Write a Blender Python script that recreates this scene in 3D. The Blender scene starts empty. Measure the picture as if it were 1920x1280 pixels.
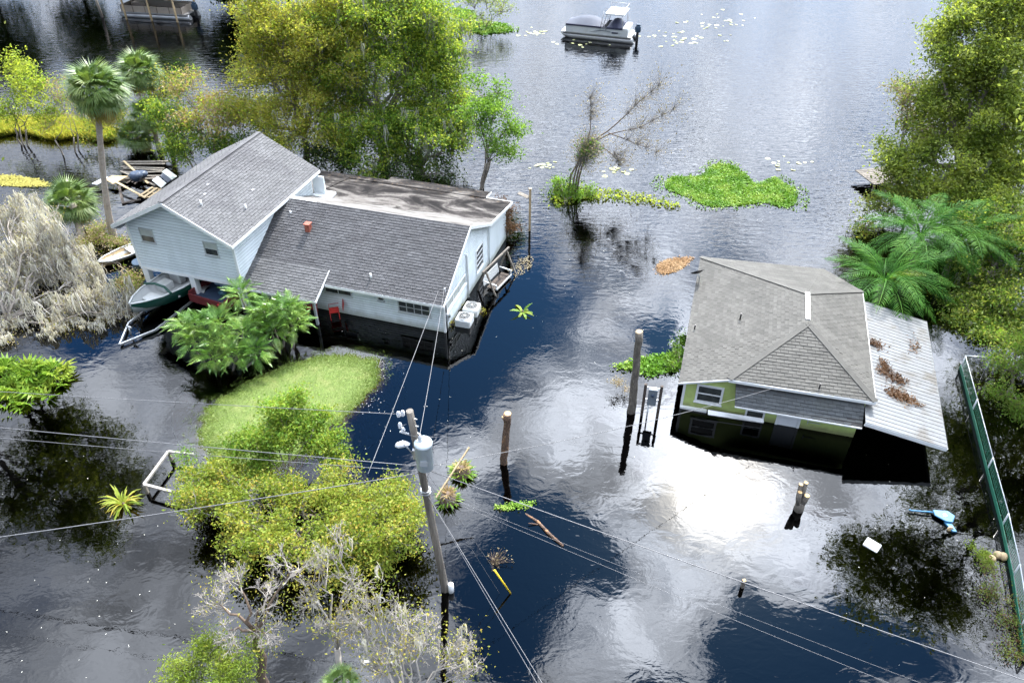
import bpy, math, random
import numpy as np
from mathutils import Vector, Matrix, Euler

# ------------------------------------------------------------------ camera, sky, sun, exposure
scn = bpy.context.scene
COL = scn.collection
F = 1450.0; PITCH = math.radians(37.9); H = 21.0      # focal length in 1920-px units, tilt, metres over the water
SP, CP = math.sin(PITCH), math.cos(PITCH)
cam = bpy.data.cameras.new('camera'); cam.sensor_width = 36.0; cam.lens = 36.0 * F / 1920.0
cam.clip_start = 0.1; cam.clip_end = 3000
camo = bpy.data.objects.new('camera', cam); COL.objects.link(camo)
camo.location = (0, 0, H); camo.rotation_euler = (math.pi / 2 - PITCH, 0, 0)
scn.camera = camo

SUN = Vector((7.2, 18.4, 21.0)).normalized()
SUN_EL = math.asin(SUN.z); SUN_AZ = math.atan2(SUN.x, SUN.y)
sun = bpy.data.lights.new('sun', 'SUN'); sun.energy = 4.9; sun.angle = math.radians(0.55); sun.color = (1.0, 0.955, 0.885)
suno = bpy.data.objects.new('sun', sun); COL.objects.link(suno)
suno.rotation_euler = (-SUN).to_track_quat('-Z', 'Y').to_euler()

vs = scn.view_settings
vs.view_transform = 'Standard'; vs.look = 'None'; vs.gamma = 1.0; vs.exposure = 0.85; vs.use_curve_mapping = False
scn.display_settings.display_device = 'sRGB'
scn.render.engine = 'CYCLES'
cy = scn.cycles
cy.use_denoising = True; cy.use_adaptive_sampling = True; cy.adaptive_threshold = 0.03
try: cy.denoiser = 'OPENIMAGEDENOISE'
except Exception: pass
cy.max_bounces = 7; cy.diffuse_bounces = 2; cy.glossy_bounces = 3; cy.transmission_bounces = 3
cy.transparent_max_bounces = 12; cy.volume_bounces = 0; cy.sample_clamp_indirect = 8.0
cy.caustics_reflective = False; cy.caustics_refractive = False

class NT:
    """small helper around a node tree"""
    def __init__(s, tree): s.t = tree; tree.nodes.clear()
    def n(s, typ, ins=None, **kw):
        nd = s.t.nodes.new(typ)
        for k, v in kw.items(): setattr(nd, k, v)
        for k, v in (ins or {}).items():
            if isinstance(v, bpy.types.NodeSocket): s.t.links.new(v, nd.inputs[k])
            else: nd.inputs[k].default_value = v
        return nd
    def math(s, op, a, b=0.0, c=0.0, clamp=False):
        nd = s.t.nodes.new('ShaderNodeMath'); nd.operation = op; nd.use_clamp = clamp
        for i, v in enumerate((a, b, c)):
            if isinstance(v, bpy.types.NodeSocket): s.t.links.new(v, nd.inputs[i])
            else: nd.inputs[i].default_value = v
        return nd.outputs[0]
    def vmath(s, op, a, b=(0, 0, 0), out=0):
        nd = s.t.nodes.new('ShaderNodeVectorMath'); nd.operation = op
        for i, v in enumerate((a, b)):
            if isinstance(v, bpy.types.NodeSocket): s.t.links.new(v, nd.inputs[i])
            else: nd.inputs[i].default_value = v
        return nd.outputs[out]
    def mix(s, f, a, b, blend='MIX'):
        nd = s.t.nodes.new('ShaderNodeMix'); nd.data_type = 'RGBA'; nd.blend_type = blend
        for k, v in ((0, f), (6, a), (7, b)):
            if isinstance(v, bpy.types.NodeSocket): s.t.links.new(v, nd.inputs[k])
            else: nd.inputs[k].default_value = (v if k == 0 else (tuple(v) + (1,))[:4])
        return nd.outputs[2]
    def ramp(s, f, stops):
        nd = s.t.nodes.new('ShaderNodeValToRGB'); el = nd.color_ramp.elements
        while len(el) < len(stops): el.new(0.5)
        for e, (p, c) in zip(el, stops): e.position = p; e.color = (tuple(c) + (1,))[:4]
        s.t.links.new(f, nd.inputs[0]); return nd.outputs[0]
    def remap(s, v, a, b, c=0.0, d=1.0, smooth=True):
        nd = s.t.nodes.new('ShaderNodeMapRange'); nd.interpolation_type = 'SMOOTHSTEP' if smooth else 'LINEAR'
        s.t.links.new(v, nd.inputs[0])
        for i, x in enumerate((a, b, c, d)): nd.inputs[i + 1].default_value = x
        return nd.outputs[0]
    def link(s, a, b): s.t.links.new(a, b)

# --- the sky: clear blue with broken, backlit cloud (its layout is the one the still water mirrors)
world = bpy.data.worlds.new('World'); world.cycles.sampling_method = 'MANUAL'; world.cycles.sample_map_resolution = 256; scn.world = world; world.use_nodes = True
w = NT(world.node_tree)
sky = w.n('ShaderNodeTexSky', sky_type='NISHITA', sun_disc=False, sun_elevation=SUN_EL, sun_rotation=SUN_AZ,
          altitude=0.0, air_density=1.0, dust_density=0.4, ozone_density=3.0)
tc = w.n('ShaderNodeTexCoord')
d = w.vmath('NORMALIZE', tc.outputs['Generated'])
sep = w.n('ShaderNodeSeparateXYZ', {0: d})
zc = w.math('MAXIMUM', sep.outputs[2], 0.10)
pv = w.n('ShaderNodeCombineXYZ', {0: w.math('DIVIDE', w.math('MULTIPLY', sep.outputs[0], 21.0), zc),
                                  1: w.math('DIVIDE', w.math('MULTIPLY', sep.outputs[1], 21.0), zc), 2: 0.0}).outputs[0]
warp = w.n('ShaderNodeTexNoise', {'Vector': pv, 'Scale': 0.25, 'Detail': 2.0, 'Roughness': 0.6})
pw = w.vmath('ADD', pv, w.vmath('MULTIPLY', w.vmath('SUBTRACT', warp.outputs['Color'], (0.5, 0.5, 0.5)), (6.0, 6.0, 0)))
big = w.n('ShaderNodeTexNoise', {'Vector': w.vmath('ADD', pw, (31.0, 12.0, 4.0)), 'Scale': 0.20, 'Detail': 6.0, 'Roughness': 0.60})
cov = w.math('ADD', big.outputs['Fac'], 0.09)
for (gx, gy, ax, ay, amt) in ((0.2, 30.2, 3.0, 5.4, 0.62), (-1.6, 26.6, 2.6, 2.6, 0.5), (-4.2, 23.0, 2.6, 4.4, 0.60), (0.9, 16.4, 2.1, 2.6, 0.5), (-0.2, 12.9, 1.6, 2.2, 0.5),
                              (9.0, 12.4, 3.4, 1.9, 0.55), (4.9, 11.2, 2.0, 1.2, 0.45), (-18.5, 30.5, 3.5, 4.0, 0.5), (6.2, 26.8, 1.2, 1.6, 0.5), (52.0, 86.0, 4.0, 9.0, 0.5)):
    q_ = w.n('ShaderNodeVectorMath', {0: pw, 1: (1 / ax, 1 / ay, 0), 2: (-gx / ax, -gy / ay, 0)}, operation='MULTIPLY_ADD')
    cov = w.math('MULTIPLY_ADD', w.remap(w.vmath('LENGTH', q_.outputs[0], out=1), 1.4, 0.3), -amt, cov)
cov = w.remap(cov, 0.30, 0.66)
cov = w.math('MAXIMUM', cov, w.remap(sep.outputs[2], 0.16, 0.05, 0.0, 0.75))
cs = w.vmath('DOT_PRODUCT', d, tuple(SUN), out=1)
hf = w.math('MULTIPLY_ADD', cs, 0.5, 0.5)
def lobe(p, a): return w.math('MULTIPLY', w.math('POWER', hf, p), a)
lum = w.math('ADD', w.math('ADD', lobe(6.0, 58.0), lobe(60.0, 30.0)), w.math('ADD', lobe(250.0, 50.0), 9.5))
shade = w.n('ShaderNodeTexNoise', {'Vector': w.vmath('ADD', pw, (3.0, 70.0, 9.0)), 'Scale': 0.24, 'Detail': 5.0, 'Roughness': 0.6})
lum = w.math('MULTIPLY', lum, w.remap(sep.outputs[2], 0.15, 0.66, 0.27, 1.0, smooth=False))     # low cloud is seen edge-on through more air
lum = w.math('MULTIPLY', lum, w.remap(shade.outputs['Fac'], 0.32, 0.66, 0.30, 1.5))
ccol = w.vmath('SCALE', (0.90, 0.97, 1.10)); ccol.node.inputs['Scale'].default_value = 1.0
w.link(lum, ccol.node.inputs['Scale'])
glow = w.vmath('SCALE', (1.0, 0.93, 0.80)); w.link(w.math('ADD', lobe(1600.0, 260.0), lobe(400.0, 14.0)), glow.node.inputs['Scale'])
skyc = w.vmath('ADD', w.vmath('MULTIPLY', sky.outputs[0], (0.60, 1.35, 2.05)), (0, 0, 0))
tot = w.vmath('ADD', w.mix(cov, skyc, ccol), glow)
bg = w.n('ShaderNodeBackground', {'Color': tot, 'Strength': 0.10})
w.n('ShaderNodeOutputWorld', {'Surface': bg.outputs[0]})

# ------------------------------------------------------------------ places seen through the lens, as points in the world
def P(x, y, z=0.0):
    u = (x - 960) / F; v = (y - 640) / F
    t = (z - H) / (-SP - v * CP)
    return Vector((u * t, (CP - v * SP) * t, z))
def at(x, y, Y):
    u = (x - 960) / F; v = (y - 640) / F
    t = Y / (CP - v * SP)
    return Vector((u * t, Y, H + (-SP - v * CP) * t))
def depth(p): return p[1] * CP - (p[2] - H) * SP
def px2m(n, p): return n * depth(p) / F

# ------------------------------------------------------------------ objects, meshes, materials
def tag(o, label=None, cat=None, group=None, kind=None):
    if label: o['label'] = label
    if cat: o['category'] = cat
    if group: o['group'] = group
    if kind: o['kind'] = kind
    return o
def thing(name, label, cat, loc=(0, 0, 0), rz=0.0, group=None):
    o = bpy.data.objects.new(name, None); COL.objects.link(o); o.empty_display_size = 0.3
    o.location = loc; o.rotation_euler = (0, 0, rz)
    return tag(o, label, cat, group)
def link(name, me, parent=None, loc=(0, 0, 0), rot=(0, 0, 0), scale=(1, 1, 1), kind=None):
    o = bpy.data.objects.new(name, me); COL.objects.link(o)
    o.location = loc; o.rotation_euler = rot; o.scale = scale
    if parent is not None: o.parent = parent
    if kind: o['kind'] = kind
    return o
def np_mesh(name, verts, faces, mat, smooth=False):
    """verts (N,3), faces (M,k) numpy"""
    me = bpy.data.meshes.new(name)
    verts = np.asarray(verts, dtype=np.float32); faces = np.asarray(faces, dtype=np.int32)
    k = faces.shape[1]
    me.vertices.add(len(verts)); me.vertices.foreach_set('co', verts.ravel())
    me.loops.add(faces.size); me.loops.foreach_set('vertex_index', faces.ravel())
    me.polygons.add(len(faces)); me.polygons.foreach_set('loop_start', np.arange(0, faces.size, k, dtype=np.int32))
    if smooth: me.polygons.foreach_set('use_smooth', np.ones(len(faces), dtype=bool))
    me.materials.append(mat); me.update(calc_edges=True)
    return me

class MB:
    """collects simple shapes into one mesh"""
    def __init__(s): s.v = []; s.f = []; s.sm = []
    def poly(s, pts, smooth=False):
        b = len(s.v); s.v += [tuple(p) for p in pts]; s.f.append(tuple(range(b, b + len(pts)))); s.sm.append(smooth); return s
    def box(s, a, b, rot=None, org=None):
        x0, y0, z0 = a; x1, y1, z1 = b
        p = [(x0, y0, z0), (x1, y0, z0), (x1, y1, z0), (x0, y1, z0), (x0, y0, z1), (x1, y0, z1), (x1, y1, z1), (x0, y1, z1)]
        if rot is not None:
            m = rot if isinstance(rot, Matrix) else Euler(rot).to_matrix(); o = Vector(org or (0, 0, 0))
            p = [tuple(m @ Vector(q) + o) for q in p]
        i = len(s.v); s.v += p
        for q in ((0, 3, 2, 1), (4, 5, 6, 7), (0, 1, 5, 4), (1, 2, 6, 5), (2, 3, 7, 6), (3, 0, 4, 7)):
            s.f.append(tuple(i + k for k in q)); s.sm.append(False)
        return s
    def beam(s, a, b, wd, ht, up=(0, 0, 1)):
        a = Vector(a); b = Vector(b); dd = (b - a); L = dd.length; dd.normalize(); up = Vector(up)
        if abs(dd.dot(up)) > 0.98: up = Vector((1, 0, 0))
        sd = dd.cross(up).normalized(); u2 = sd.cross(dd)
        m = Matrix((dd, sd, u2)).transposed()
        return s.box((0, -wd / 2, -ht / 2), (L, wd / 2, ht / 2), m, a)
    def tube(s, path, rad, n=8, cap=True, smooth=True):
        path = [Vector(p) for p in path]
        if not hasattr(rad, '__len__'): rad = [rad] * len(path)
        base = len(s.v); ref = None
        for i, p in enumerate(path):
            t = (path[min(i + 1, len(path) - 1)] - path[max(i - 1, 0)])
            t = t.normalized() if t.length > 1e-9 else Vector((0, 0, 1))
            if ref is None: ref = Vector((1, 0, 0)) if abs(t.x) < 0.9 else Vector((0, 1, 0))
            a = (ref - t * ref.dot(t)).normalized(); ref = a; b = t.cross(a)
            for k in range(n):
                th = 2 * math.pi * k / n
                s.v.append(tuple(p + (a * math.cos(th) + b * math.sin(th)) * rad[i]))
        for i in range(len(path) - 1):
            for k in range(n):
                k2 = (k + 1) % n; o = base + i * n
                s.f.append((o + k, o + k2, o + n + k2, o + n + k)); s.sm.append(smooth)
        if cap:
            s.f.append(tuple(base + k for k in reversed(range(n)))); s.sm.append(False)
            o = base + (len(path) - 1) * n
            s.f.append(tuple(o + k for k in range(n))); s.sm.append(False)
        return s
    def lathe(s, prof, n=16, org=(0, 0, 0), smooth=True, cap=True):
        base = len(s.v)
        for r, z in prof:
            for k in range(n):
                th = 2 * math.pi * k / n
                s.v.append((org[0] + r * math.cos(th), org[1] + r * math.sin(th), org[2] + z))
        for i in range(len(prof) - 1):
            for k in range(n):
                k2 = (k + 1) % n; o = base + i * n
                s.f.append((o + k, o + k2, o + n + k2, o + n + k)); s.sm.append(smooth)
        if cap:
            s.f.append(tuple(base + k for k in reversed(range(n)))); s.sm.append(False)
            o = base + (len(prof) - 1) * n
            s.f.append(tuple(o + k for k in range(n))); s.sm.append(False)
        return s
    def loft(s, rings, closed=True, smooth=True, caps=True):
        n = len(rings[0]); base = len(s.v)
        for r in rings: s.v += [tuple(p) for p in r]
        m = n if closed else n - 1
        for i in range(len(rings) - 1):
            for k in range(m):
                k2 = (k + 1) % n; o = base + i * n
                s.f.append((o + k, o + k2, o + n + k2, o + n + k)); s.sm.append(smooth)
        if caps and closed:
            s.f.append(tuple(base + k for k in reversed(range(n)))); s.sm.append(False)
            o = base + (len(rings) - 1) * n
            s.f.append(tuple(o + k for k in range(n))); s.sm.append(False)
        return s
    def prism(s, poly, axis, t0, t1):
        """extrude a 2-D polygon along axis 0/1/2 between t0 and t1"""
        def mk(t):
            out = []
            for a, b in poly:
                q = [a, b]; q.insert(axis, t); out.append(tuple(q))
            return out
        A, B = mk(t0), mk(t1); n = len(poly); i = len(s.v); s.v += A + B
        s.f.append(tuple(range(i, i + n))); s.f.append(tuple(reversed(range(i + n, i + 2 * n)))); s.sm += [False, False]
        for k in range(n):
            k2 = (k + 1) % n; s.f.append((i + k, i + n + k, i + n + k2, i + k2)); s.sm.append(False)
        return s
    def mesh(s, name, mat):
        me = bpy.data.meshes.new(name); me.from_pydata(s.v, [], s.f)
        me.polygons.foreach_set('use_smooth', s.sm)
        for m in (mat if isinstance(mat, (list, tuple)) else [mat]): me.materials.append(m)
        me.update(); return me
    def build(s, name, mat, parent=None, **kw): return link(name, s.mesh(name, mat), parent, **kw)
def bevel(o, wd=0.01, seg=1):
    m = o.modifiers.new('bevel', 'BEVEL'); m.width = wd; m.segments = seg; m.limit_method = 'ANGLE'; return o

def newmat(name):
    m = bpy.data.materials.new(name); m.use_nodes = True; return m, NT(m.node_tree)
def finish(t, shader, disp=None):
    o = t.n('ShaderNodeOutputMaterial', {'Surface': shader})
def basic(name, col, rough=0.6, metal=0.0, var=0.12, scale=4.0, bump=0.0, bscale=30.0, dirt=None, dirt_amt=0.5, dscale=1.5, spec=0.5, stretch=(1, 1, 1), rnd=0.0, dlo=0.45, dhi=0.70, stain=None, bdist=0.02):
    m, t = newmat(name)
    co = t.n('ShaderNodeTexCoord').outputs['Object']
    co = t.vmath('MULTIPLY', co, stretch)
    n1 = t.n('ShaderNodeTexNoise', {'Vector': co, 'Scale': scale, 'Detail': 5.0, 'Roughness': 0.65}).outputs['Fac']
    k = t.remap(n1, 0.25, 0.75, 1 - var, 1 + var, smooth=False)
    if rnd:
        gi = t.n('ShaderNodeNewGeometry').outputs['Random Per Island']; oi = t.n('ShaderNodeObjectInfo').outputs['Random']
        r = t.math('FRACT', t.math('ADD', gi, oi))
        k = t.math('MULTIPLY', k, t.math('MULTIPLY_ADD', r, 2 * rnd, 1 - rnd))
    sc = t.vmath('SCALE', tuple(col)); t.link(k, sc.node.inputs['Scale'])
    if dirt is not None:
        n2 = t.n('ShaderNodeTexNoise', {'Vector': co, 'Scale': dscale, 'Detail': 7.0, 'Roughness': 0.7, 'Distortion': 0.4}).outputs['Fac']
        sc = t.mix(t.math('MULTIPLY', t.remap(n2, dlo, dhi), dirt_amt), sc, dirt)
    if stain is not None:                              # grime left by the rising water
        zz = t.n('ShaderNodeSeparateXYZ', {0: t.n('ShaderNodeNewGeometry').outputs['Position']}).outputs[2]
        ns = t.n('ShaderNodeTexNoise', {'Vector': co, 'Scale': 2.2, 'Detail': 6.0, 'Roughness': 0.7}).outputs['Fac']
        sc = t.mix(t.math('MULTIPLY', t.remap(t.math('MULTIPLY_ADD', ns, -0.5, zz), 0.16, -0.22), 0.75), sc, stain)
    ins = {'Base Color': sc, 'Roughness': rough, 'Metallic': metal, 'Specular IOR Level': spec}
    if bump:
        nb = t.n('ShaderNodeTexNoise', {'Vector': co, 'Scale': bscale, 'Detail': 4.0}).outputs['Fac']
        ins['Normal'] = t.n('ShaderNodeBump', {'Height': nb, 'Strength': bump, 'Distance': bdist}).outputs[0]
    finish(t, t.n('ShaderNodeBsdfPrincipled', ins).outputs[0]); return m
def leafmat(name, cols, trans=0.35, rough=0.5, nscale=0.9, spec=0.16, nmix=0.58):
    """cols: ramp of leaf colours; every leaf takes its own tone, clumps drift together"""
    m, t = newmat(name)
    gi = t.n('ShaderNodeNewGeometry').outputs['Random Per Island']
    oi = t.n('ShaderNodeObjectInfo').outputs['Random']
    co = t.n('ShaderNodeNewGeometry').outputs['Position']
    nz = t.n('ShaderNodeTexNoise', {'Vector': co, 'Scale': nscale, 'Detail': 3.0}).outputs['Fac']
    r = t.math('FRACT', t.math('ADD', gi, oi))
    f = t.math('ADD', t.math('MULTIPLY', r, 1 - nmix), t.math('MULTIPLY', t.remap(nz, 0.3, 0.7), nmix))
    n = len(cols); c = t.ramp(f, [(i / (n - 1), cc) for i, cc in enumerate(cols)])
    p = t.n('ShaderNodeBsdfPrincipled', {'Base Color': c, 'Roughness': rough, 'Specular IOR Level': spec})
    if trans:
        tr = t.n('ShaderNodeBsdfTranslucent', {'Color': t.vmath('MULTIPLY', c, (1.25, 1.2, 0.7))})
        mx = t.n('ShaderNodeMixShader', {0: trans, 1: p.outputs[0], 2: tr.outputs[0]}); finish(t, mx.outputs[0])
    else: finish(t, p.outputs[0])
    return m
M = {}
# ------------------------------------------------------------------ water and the drowned ground
def water_material():
    m, t = newmat('water')
    pos = t.n('ShaderNodeNewGeometry').outputs['Position']
    sp = t.n('ShaderNodeSeparateXYZ', {0: pos})
    far = t.remap(sp.outputs[1], 26.0, 46.0)
    calm = t.n('ShaderNodeTexNoise', {'Vector': pos, 'Scale': 0.11, 'Detail': 2.0}).outputs['Fac']
    # slow swells, wind ripples, fine skin of the water
    wv = t.n('ShaderNodeTexNoise', {'Vector': t.vmath('MULTIPLY', pos, (1.0, 1.25, 1.0)), 'Scale': 1.5, 'Detail': 2.0, 'Distortion': 0.9}).outputs['Fac']
    rp = t.n('ShaderNodeMapping', {'Vector': pos, 'Rotation': (0, 0, 0.35), 'Scale': (0.55, 1.5, 1.0)}).outputs[0]
    rip = t.n('ShaderNodeTexNoise', {'Vector': rp, 'Scale': 2.3, 'Detail': 2.5, 'Roughness': 0.5, 'Distortion': 0.55}).outputs['Fac']
    fine = t.n('ShaderNodeTexNoise', {'Vector': t.vmath('MULTIPLY', pos, (1.0, 1.4, 1.0)), 'Scale': 8.5, 'Detail': 1.5, 'Distortion': 0.5}).outputs['Fac']
    h = t.math('MULTIPLY', wv, 0.0030)
    h = t.math('ADD', h, t.math('MULTIPLY', rip, t.math('MULTIPLY_ADD', far, 0.018, 0.0011)))
    h = t.math('ADD', h, t.math('MULTIPLY', fine, t.math('MULTIPLY', t.remap(calm, 0.35, 0.62, 0.35, 1.15), 0.00075)))
    bp = t.n('ShaderNodeBump', {'Height': h, 'Strength': 1.0, 'Distance': 1.0})
    fr = t.n('ShaderNodeFresnel', {'IOR': 1.42, 'Normal': bp.outputs[0]})
    gl = t.n('ShaderNodeBsdfGlossy', {'Color': (1, 1, 1, 1), 'Roughness': 0.012, 'Normal': bp.outputs[0]})
    tr = t.n('ShaderNodeBsdfTransparent', {'Color': (0.92, 0.88, 0.80, 1)})
    # only the shallows round the lawn let light back out, elsewhere the peat-black depth swallows it
    sh = t.n('ShaderNodeVectorMath', {0: pos, 1: (1 / 4.6, 1 / 4.2, 0), 2: (8.9 / 4.6, -23.2 / 4.2, 0)}, operation='MULTIPLY_ADD')
    deep = t.math('GREATER_THAN', t.vmath('LENGTH', sh.outputs[0], out=1), 1.0)
    df = t.n('ShaderNodeBsdfDiffuse', {'Color': (0, 0, 0, 1)})
    tr = t.n('ShaderNodeMixShader', {0: deep, 1: tr.outputs[0], 2: df.outputs[0]})
    mx = t.n('ShaderNodeMixShader', {0: fr.outputs[0], 1: tr.outputs[0], 2: gl.outputs[0]})
    ab = t.n('ShaderNodeVolumeAbsorption', {'Color': (0.50, 0.22, 0.06, 1), 'Density': 9.0})
    t.n('ShaderNodeOutputMaterial', {'Surface': mx.outputs[0], 'Volume': ab.outputs[0]})
    return m
M['water'] = water_material()
R0 = 900.0
wo = MB().box((-R0, -R0, -6.0), (R0, R0, 0.0)).build('water', M['water']); tag(wo, kind='structure')
wo['label'] = 'dark flood water mirroring the broken cloud'
M['mud'] = basic('mud', (0.07, 0.05, 0.03), 0.9, var=0.3, scale=0.8)
go = MB().box((-R0 + 5, -R0 + 5, -4.6), (R0 - 5, R0 - 5, -1.7)).build('ground', M['mud']); tag(go, kind='structure')

# --- lawn: a low mound that just breaks the surface
def smooth_closed(pts, n=8):
    out = []
    L = len(pts)
    for i in range(L):
        p0, p1, p2, p3 = (np.array(pts[(i + k) % L], float) for k in (-1, 0, 1, 2))
        for j in range(n):
            t = j / n
            out.append(0.5 * ((2 * p1) + (-p0 + p2) * t + (2 * p0 - 5 * p1 + 4 * p2 - p3) * t * t + (-p0 + 3 * p1 - 3 * p2 + p3) * t ** 3))
    return np.array(out)
rng = np.random.default_rng(5)
lawn_px = [(384, 800), (398, 765), (450, 728), (520, 694), (590, 672), (650, 667), (694, 684), (702, 715), (676, 752), (640, 785), (600, 815), (560, 850), (500, 880), (440, 870), (396, 842)]
lawn = smooth_closed([tuple(P(x, y))[:2] for x, y in lawn_px], 10)
_c = lawn.mean(0); _j = rng.normal(0, 0.05, (len(lawn), 1)); lawn = _c + (lawn - _c) * (1 + (_j + np.roll(_j, 1, 0) + np.roll(_j, 2, 0)) / 3 + rng.normal(0, .008, _j.shape))      # a ragged shore
lc = lawn.mean(0)
def mound(name, outline, top, skirt, rings, mat, depth_=-0.9):
    vs_, fs_ = [], []; n = len(outline); c = outline.mean(0)
    prof = [(0.0, top), (0.35, top), (0.7, top * 0.9), (0.9, top * 0.55), (1.0, 0.015), (1.0 + skirt * 0.3, -0.06), (1.0 + skirt * 0.7, -0.28), (1.0 + skirt * 1.4, depth_)]
    for k, (s_, z) in enumerate(prof[1:]):
        for p in outline:
            q = c + (p - c) * s_
            vs_.append((q[0], q[1], z))
    vs_.append((c[0], c[1], top)); ci = len(vs_) - 1
    faces = []
    for k in range(n): faces.append((ci, k, (k + 1) % n))
    for r in range(len(prof) - 2):
        for k in range(n):
            a = r * n + k; b = r * n + (k + 1) % n
            faces.append((a, a + n, b + n, b))
    me = bpy.data.meshes.new(name); me.from_pydata(vs_, [], faces); me.materials.append(mat); me.update()
    for p in me.polygons: p.use_smooth = True
    return me
M['turf'] = basic('turf', (0.10, 0.145, 0.030), 0.95, var=0.5, scale=14.0, dirt=(0.17, 0.19, 0.06), dirt_amt=0.8, dscale=1.3, bump=0.8, bscale=40)
lo = link('lawn', mound('lawn', lawn, 0.055, 0.2, 6, M['turf'])); tag(lo, 'pale green lawn rising out of the flood water', kind='structure')
M['grass'] = leafmat('grass', [(0.07, 0.12, 0.02), (0.15, 0.22, 0.045), (0.26, 0.32, 0.09)], 0.3, nscale=1.5, nmix=0.4)
def in_poly(pts, poly):
    x, y = pts[:, 0], pts[:, 1]; ins = np.zeros(len(pts), bool); j = len(poly) - 1
    for i in range(len(poly)):
        xi, yi = poly[i]; xj, yj = poly[j]
        c_ = ((yi > y) != (yj > y)) & (x < (xj - xi) * (y - yi) / (yj - yi + 1e-12) + xi); ins ^= c_; j = i
    return ins
def scatter_in(poly, n, r):
    lo_, hi_ = poly.min(0), poly.max(0); out = np.zeros((0, 2))
    while len(out) < n:
        q = r.uniform(lo_, hi_, (n * 2, 2)); out = np.vstack([out, q[in_poly(q, poly)]])
    return out[:n]
def blades(base, hgt, wid, lean, r):
    """triangular blades rooted at base (N,3)"""
    n = len(base); a = r.uniform(0, 2 * np.pi, n)
    sd = np.stack([np.cos(a), np.sin(a), np.zeros(n)], 1) * (np.asarray(wid).reshape(-1, 1) * r.uniform(0.6, 1.3, (n, 1)))
    b = r.uniform(0, 2 * np.pi, n); hh = (np.asarray(hgt).reshape(-1, 1) * r.uniform(0.5, 1.3, (n, 1)))
    tip = base + np.stack([np.cos(b) * lean, np.sin(b) * lean, np.ones(n)], 1) * hh
    V = np.stack([base - sd, base + sd, tip], 1).reshape(-1, 3)
    return V, np.arange(n * 3).reshape(-1, 3)
q = scatter_in(lc + (lawn - lc) * 1.06, 42000, rng)
q = np.vstack([q, scatter_in(lc + (lawn - lc) * 1.22, 5000, rng)])        # drowned blades past the edge
rr = np.linalg.norm((q - lc), axis=1)
V, Fc = blades(np.column_stack([q, np.full(len(q), 0.02)]), 0.055, 0.014, 1.2, rng)
g = link('grass', np_mesh('grass', V, Fc, M['grass'])); tag(g, 'short yellow-green grass covering the lawn', 'grass', kind='stuff')

# ------------------------------------------------------------------ house pieces
M['shingle_dark'] = basic('shingle_dark', (0.084, 0.084, 0.087), 0.93, var=0.16, scale=1.2, rnd=0.15, dirt=(0.055, 0.052, 0.055), dirt_amt=0.55, dscale=0.8, spec=0.25, bump=0.3, bscale=60)
M['shingle_mid'] = basic('shingle_mid', (0.112, 0.112, 0.114), 0.93, var=0.15, scale=0.9, rnd=0.12, dirt=(0.06, 0.058, 0.064), dirt_amt=0.6, dscale=0.5, spec=0.25, bump=0.3, bscale=60)
M['shingle_pale'] = basic('shingle_pale', (0.096, 0.093, 0.085), 0.93, var=0.15, scale=0.9, rnd=0.13, dirt=(0.064, 0.063, 0.057), dirt_amt=0.6, dscale=0.6, spec=0.25, bump=0.3, bscale=60)
M['shingle_grey'] = basic('shingle_grey', (0.062, 0.068, 0.072), 0.93, var=0.18, scale=0.9, rnd=0.18, dirt=(0.05, 0.055, 0.05), dirt_amt=0.6, dscale=0.9, spec=0.25, bump=0.3, bscale=60)
M['roof_base'] = basic('roof_base', (0.035, 0.034, 0.035), 0.95, var=0.2)
M['roof_base_pale'] = basic('roof_base_pale', (0.030, 0.030, 0.028), 0.95, var=0.2)
M['siding'] = basic('siding', (0.72, 0.79, 0.82), 0.55, var=0.05, scale=2.0, dirt=(0.50, 0.57, 0.57), dirt_amt=0.45, dscale=1.1, stretch=(1, 1, 0.35), rnd=0.05, stain=(0.33, 0.35, 0.29))
M['siding_shade_back'] = basic('siding_shade_back', (0.36, 0.40, 0.42), 0.7, var=0.08)  # darker backing colour stands in for the shade lines between lap boards
M['trim_white'] = basic('trim_white', (0.80, 0.82, 0.82), 0.5, var=0.05, dirt=(0.55, 0.55, 0.5), dirt_amt=0.25)
M['stucco_green'] = basic('stucco_green', (0.50, 0.62, 0.20), 0.85, var=0.10, scale=2.5, dirt=(0.30, 0.33, 0.10), dirt_amt=0.5, dscale=1.2, bump=0.25, bscale=50, stain=(0.16, 0.15, 0.08))
M['win_frame'] = basic('win_frame', (0.45, 0.48, 0.48), 0.5, var=0.08)
def glass_mat():
    m, t = newmat('window_glass')
    co = t.n('ShaderNodeTexCoord').outputs['Object']
    nz = t.n('ShaderNodeTexNoise', {'Vector': co, 'Scale': 3.0, 'Detail': 3.0}).outputs['Fac']
    c = t.ramp(nz, [(0.3, (0.025, 0.03, 0.03)), (0.7, (0.07, 0.08, 0.075))])
    finish(t, t.n('ShaderNodeBsdfPrincipled', {'Base Color': c, 'Roughness': 0.08, 'Specular IOR Level': 0.7}).outputs[0]); return m
M['glass'] = glass_mat()
M['blind'] = basic('blind', (0.42, 0.45, 0.42), 0.6, var=0.12, scale=3)
M['dark'] = basic('dark_void', (0.012, 0.012, 0.013), 0.9)
M['black'] = basic('black_plastic', (0.02, 0.02, 0.022), 0.4)
M['galv'] = basic('galvanised', (0.55, 0.57, 0.58), 0.35, metal=0.85, var=0.12)
M['steel_grey'] = basic('grey_paint', (0.40, 0.43, 0.45), 0.45, var=0.08)

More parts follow.
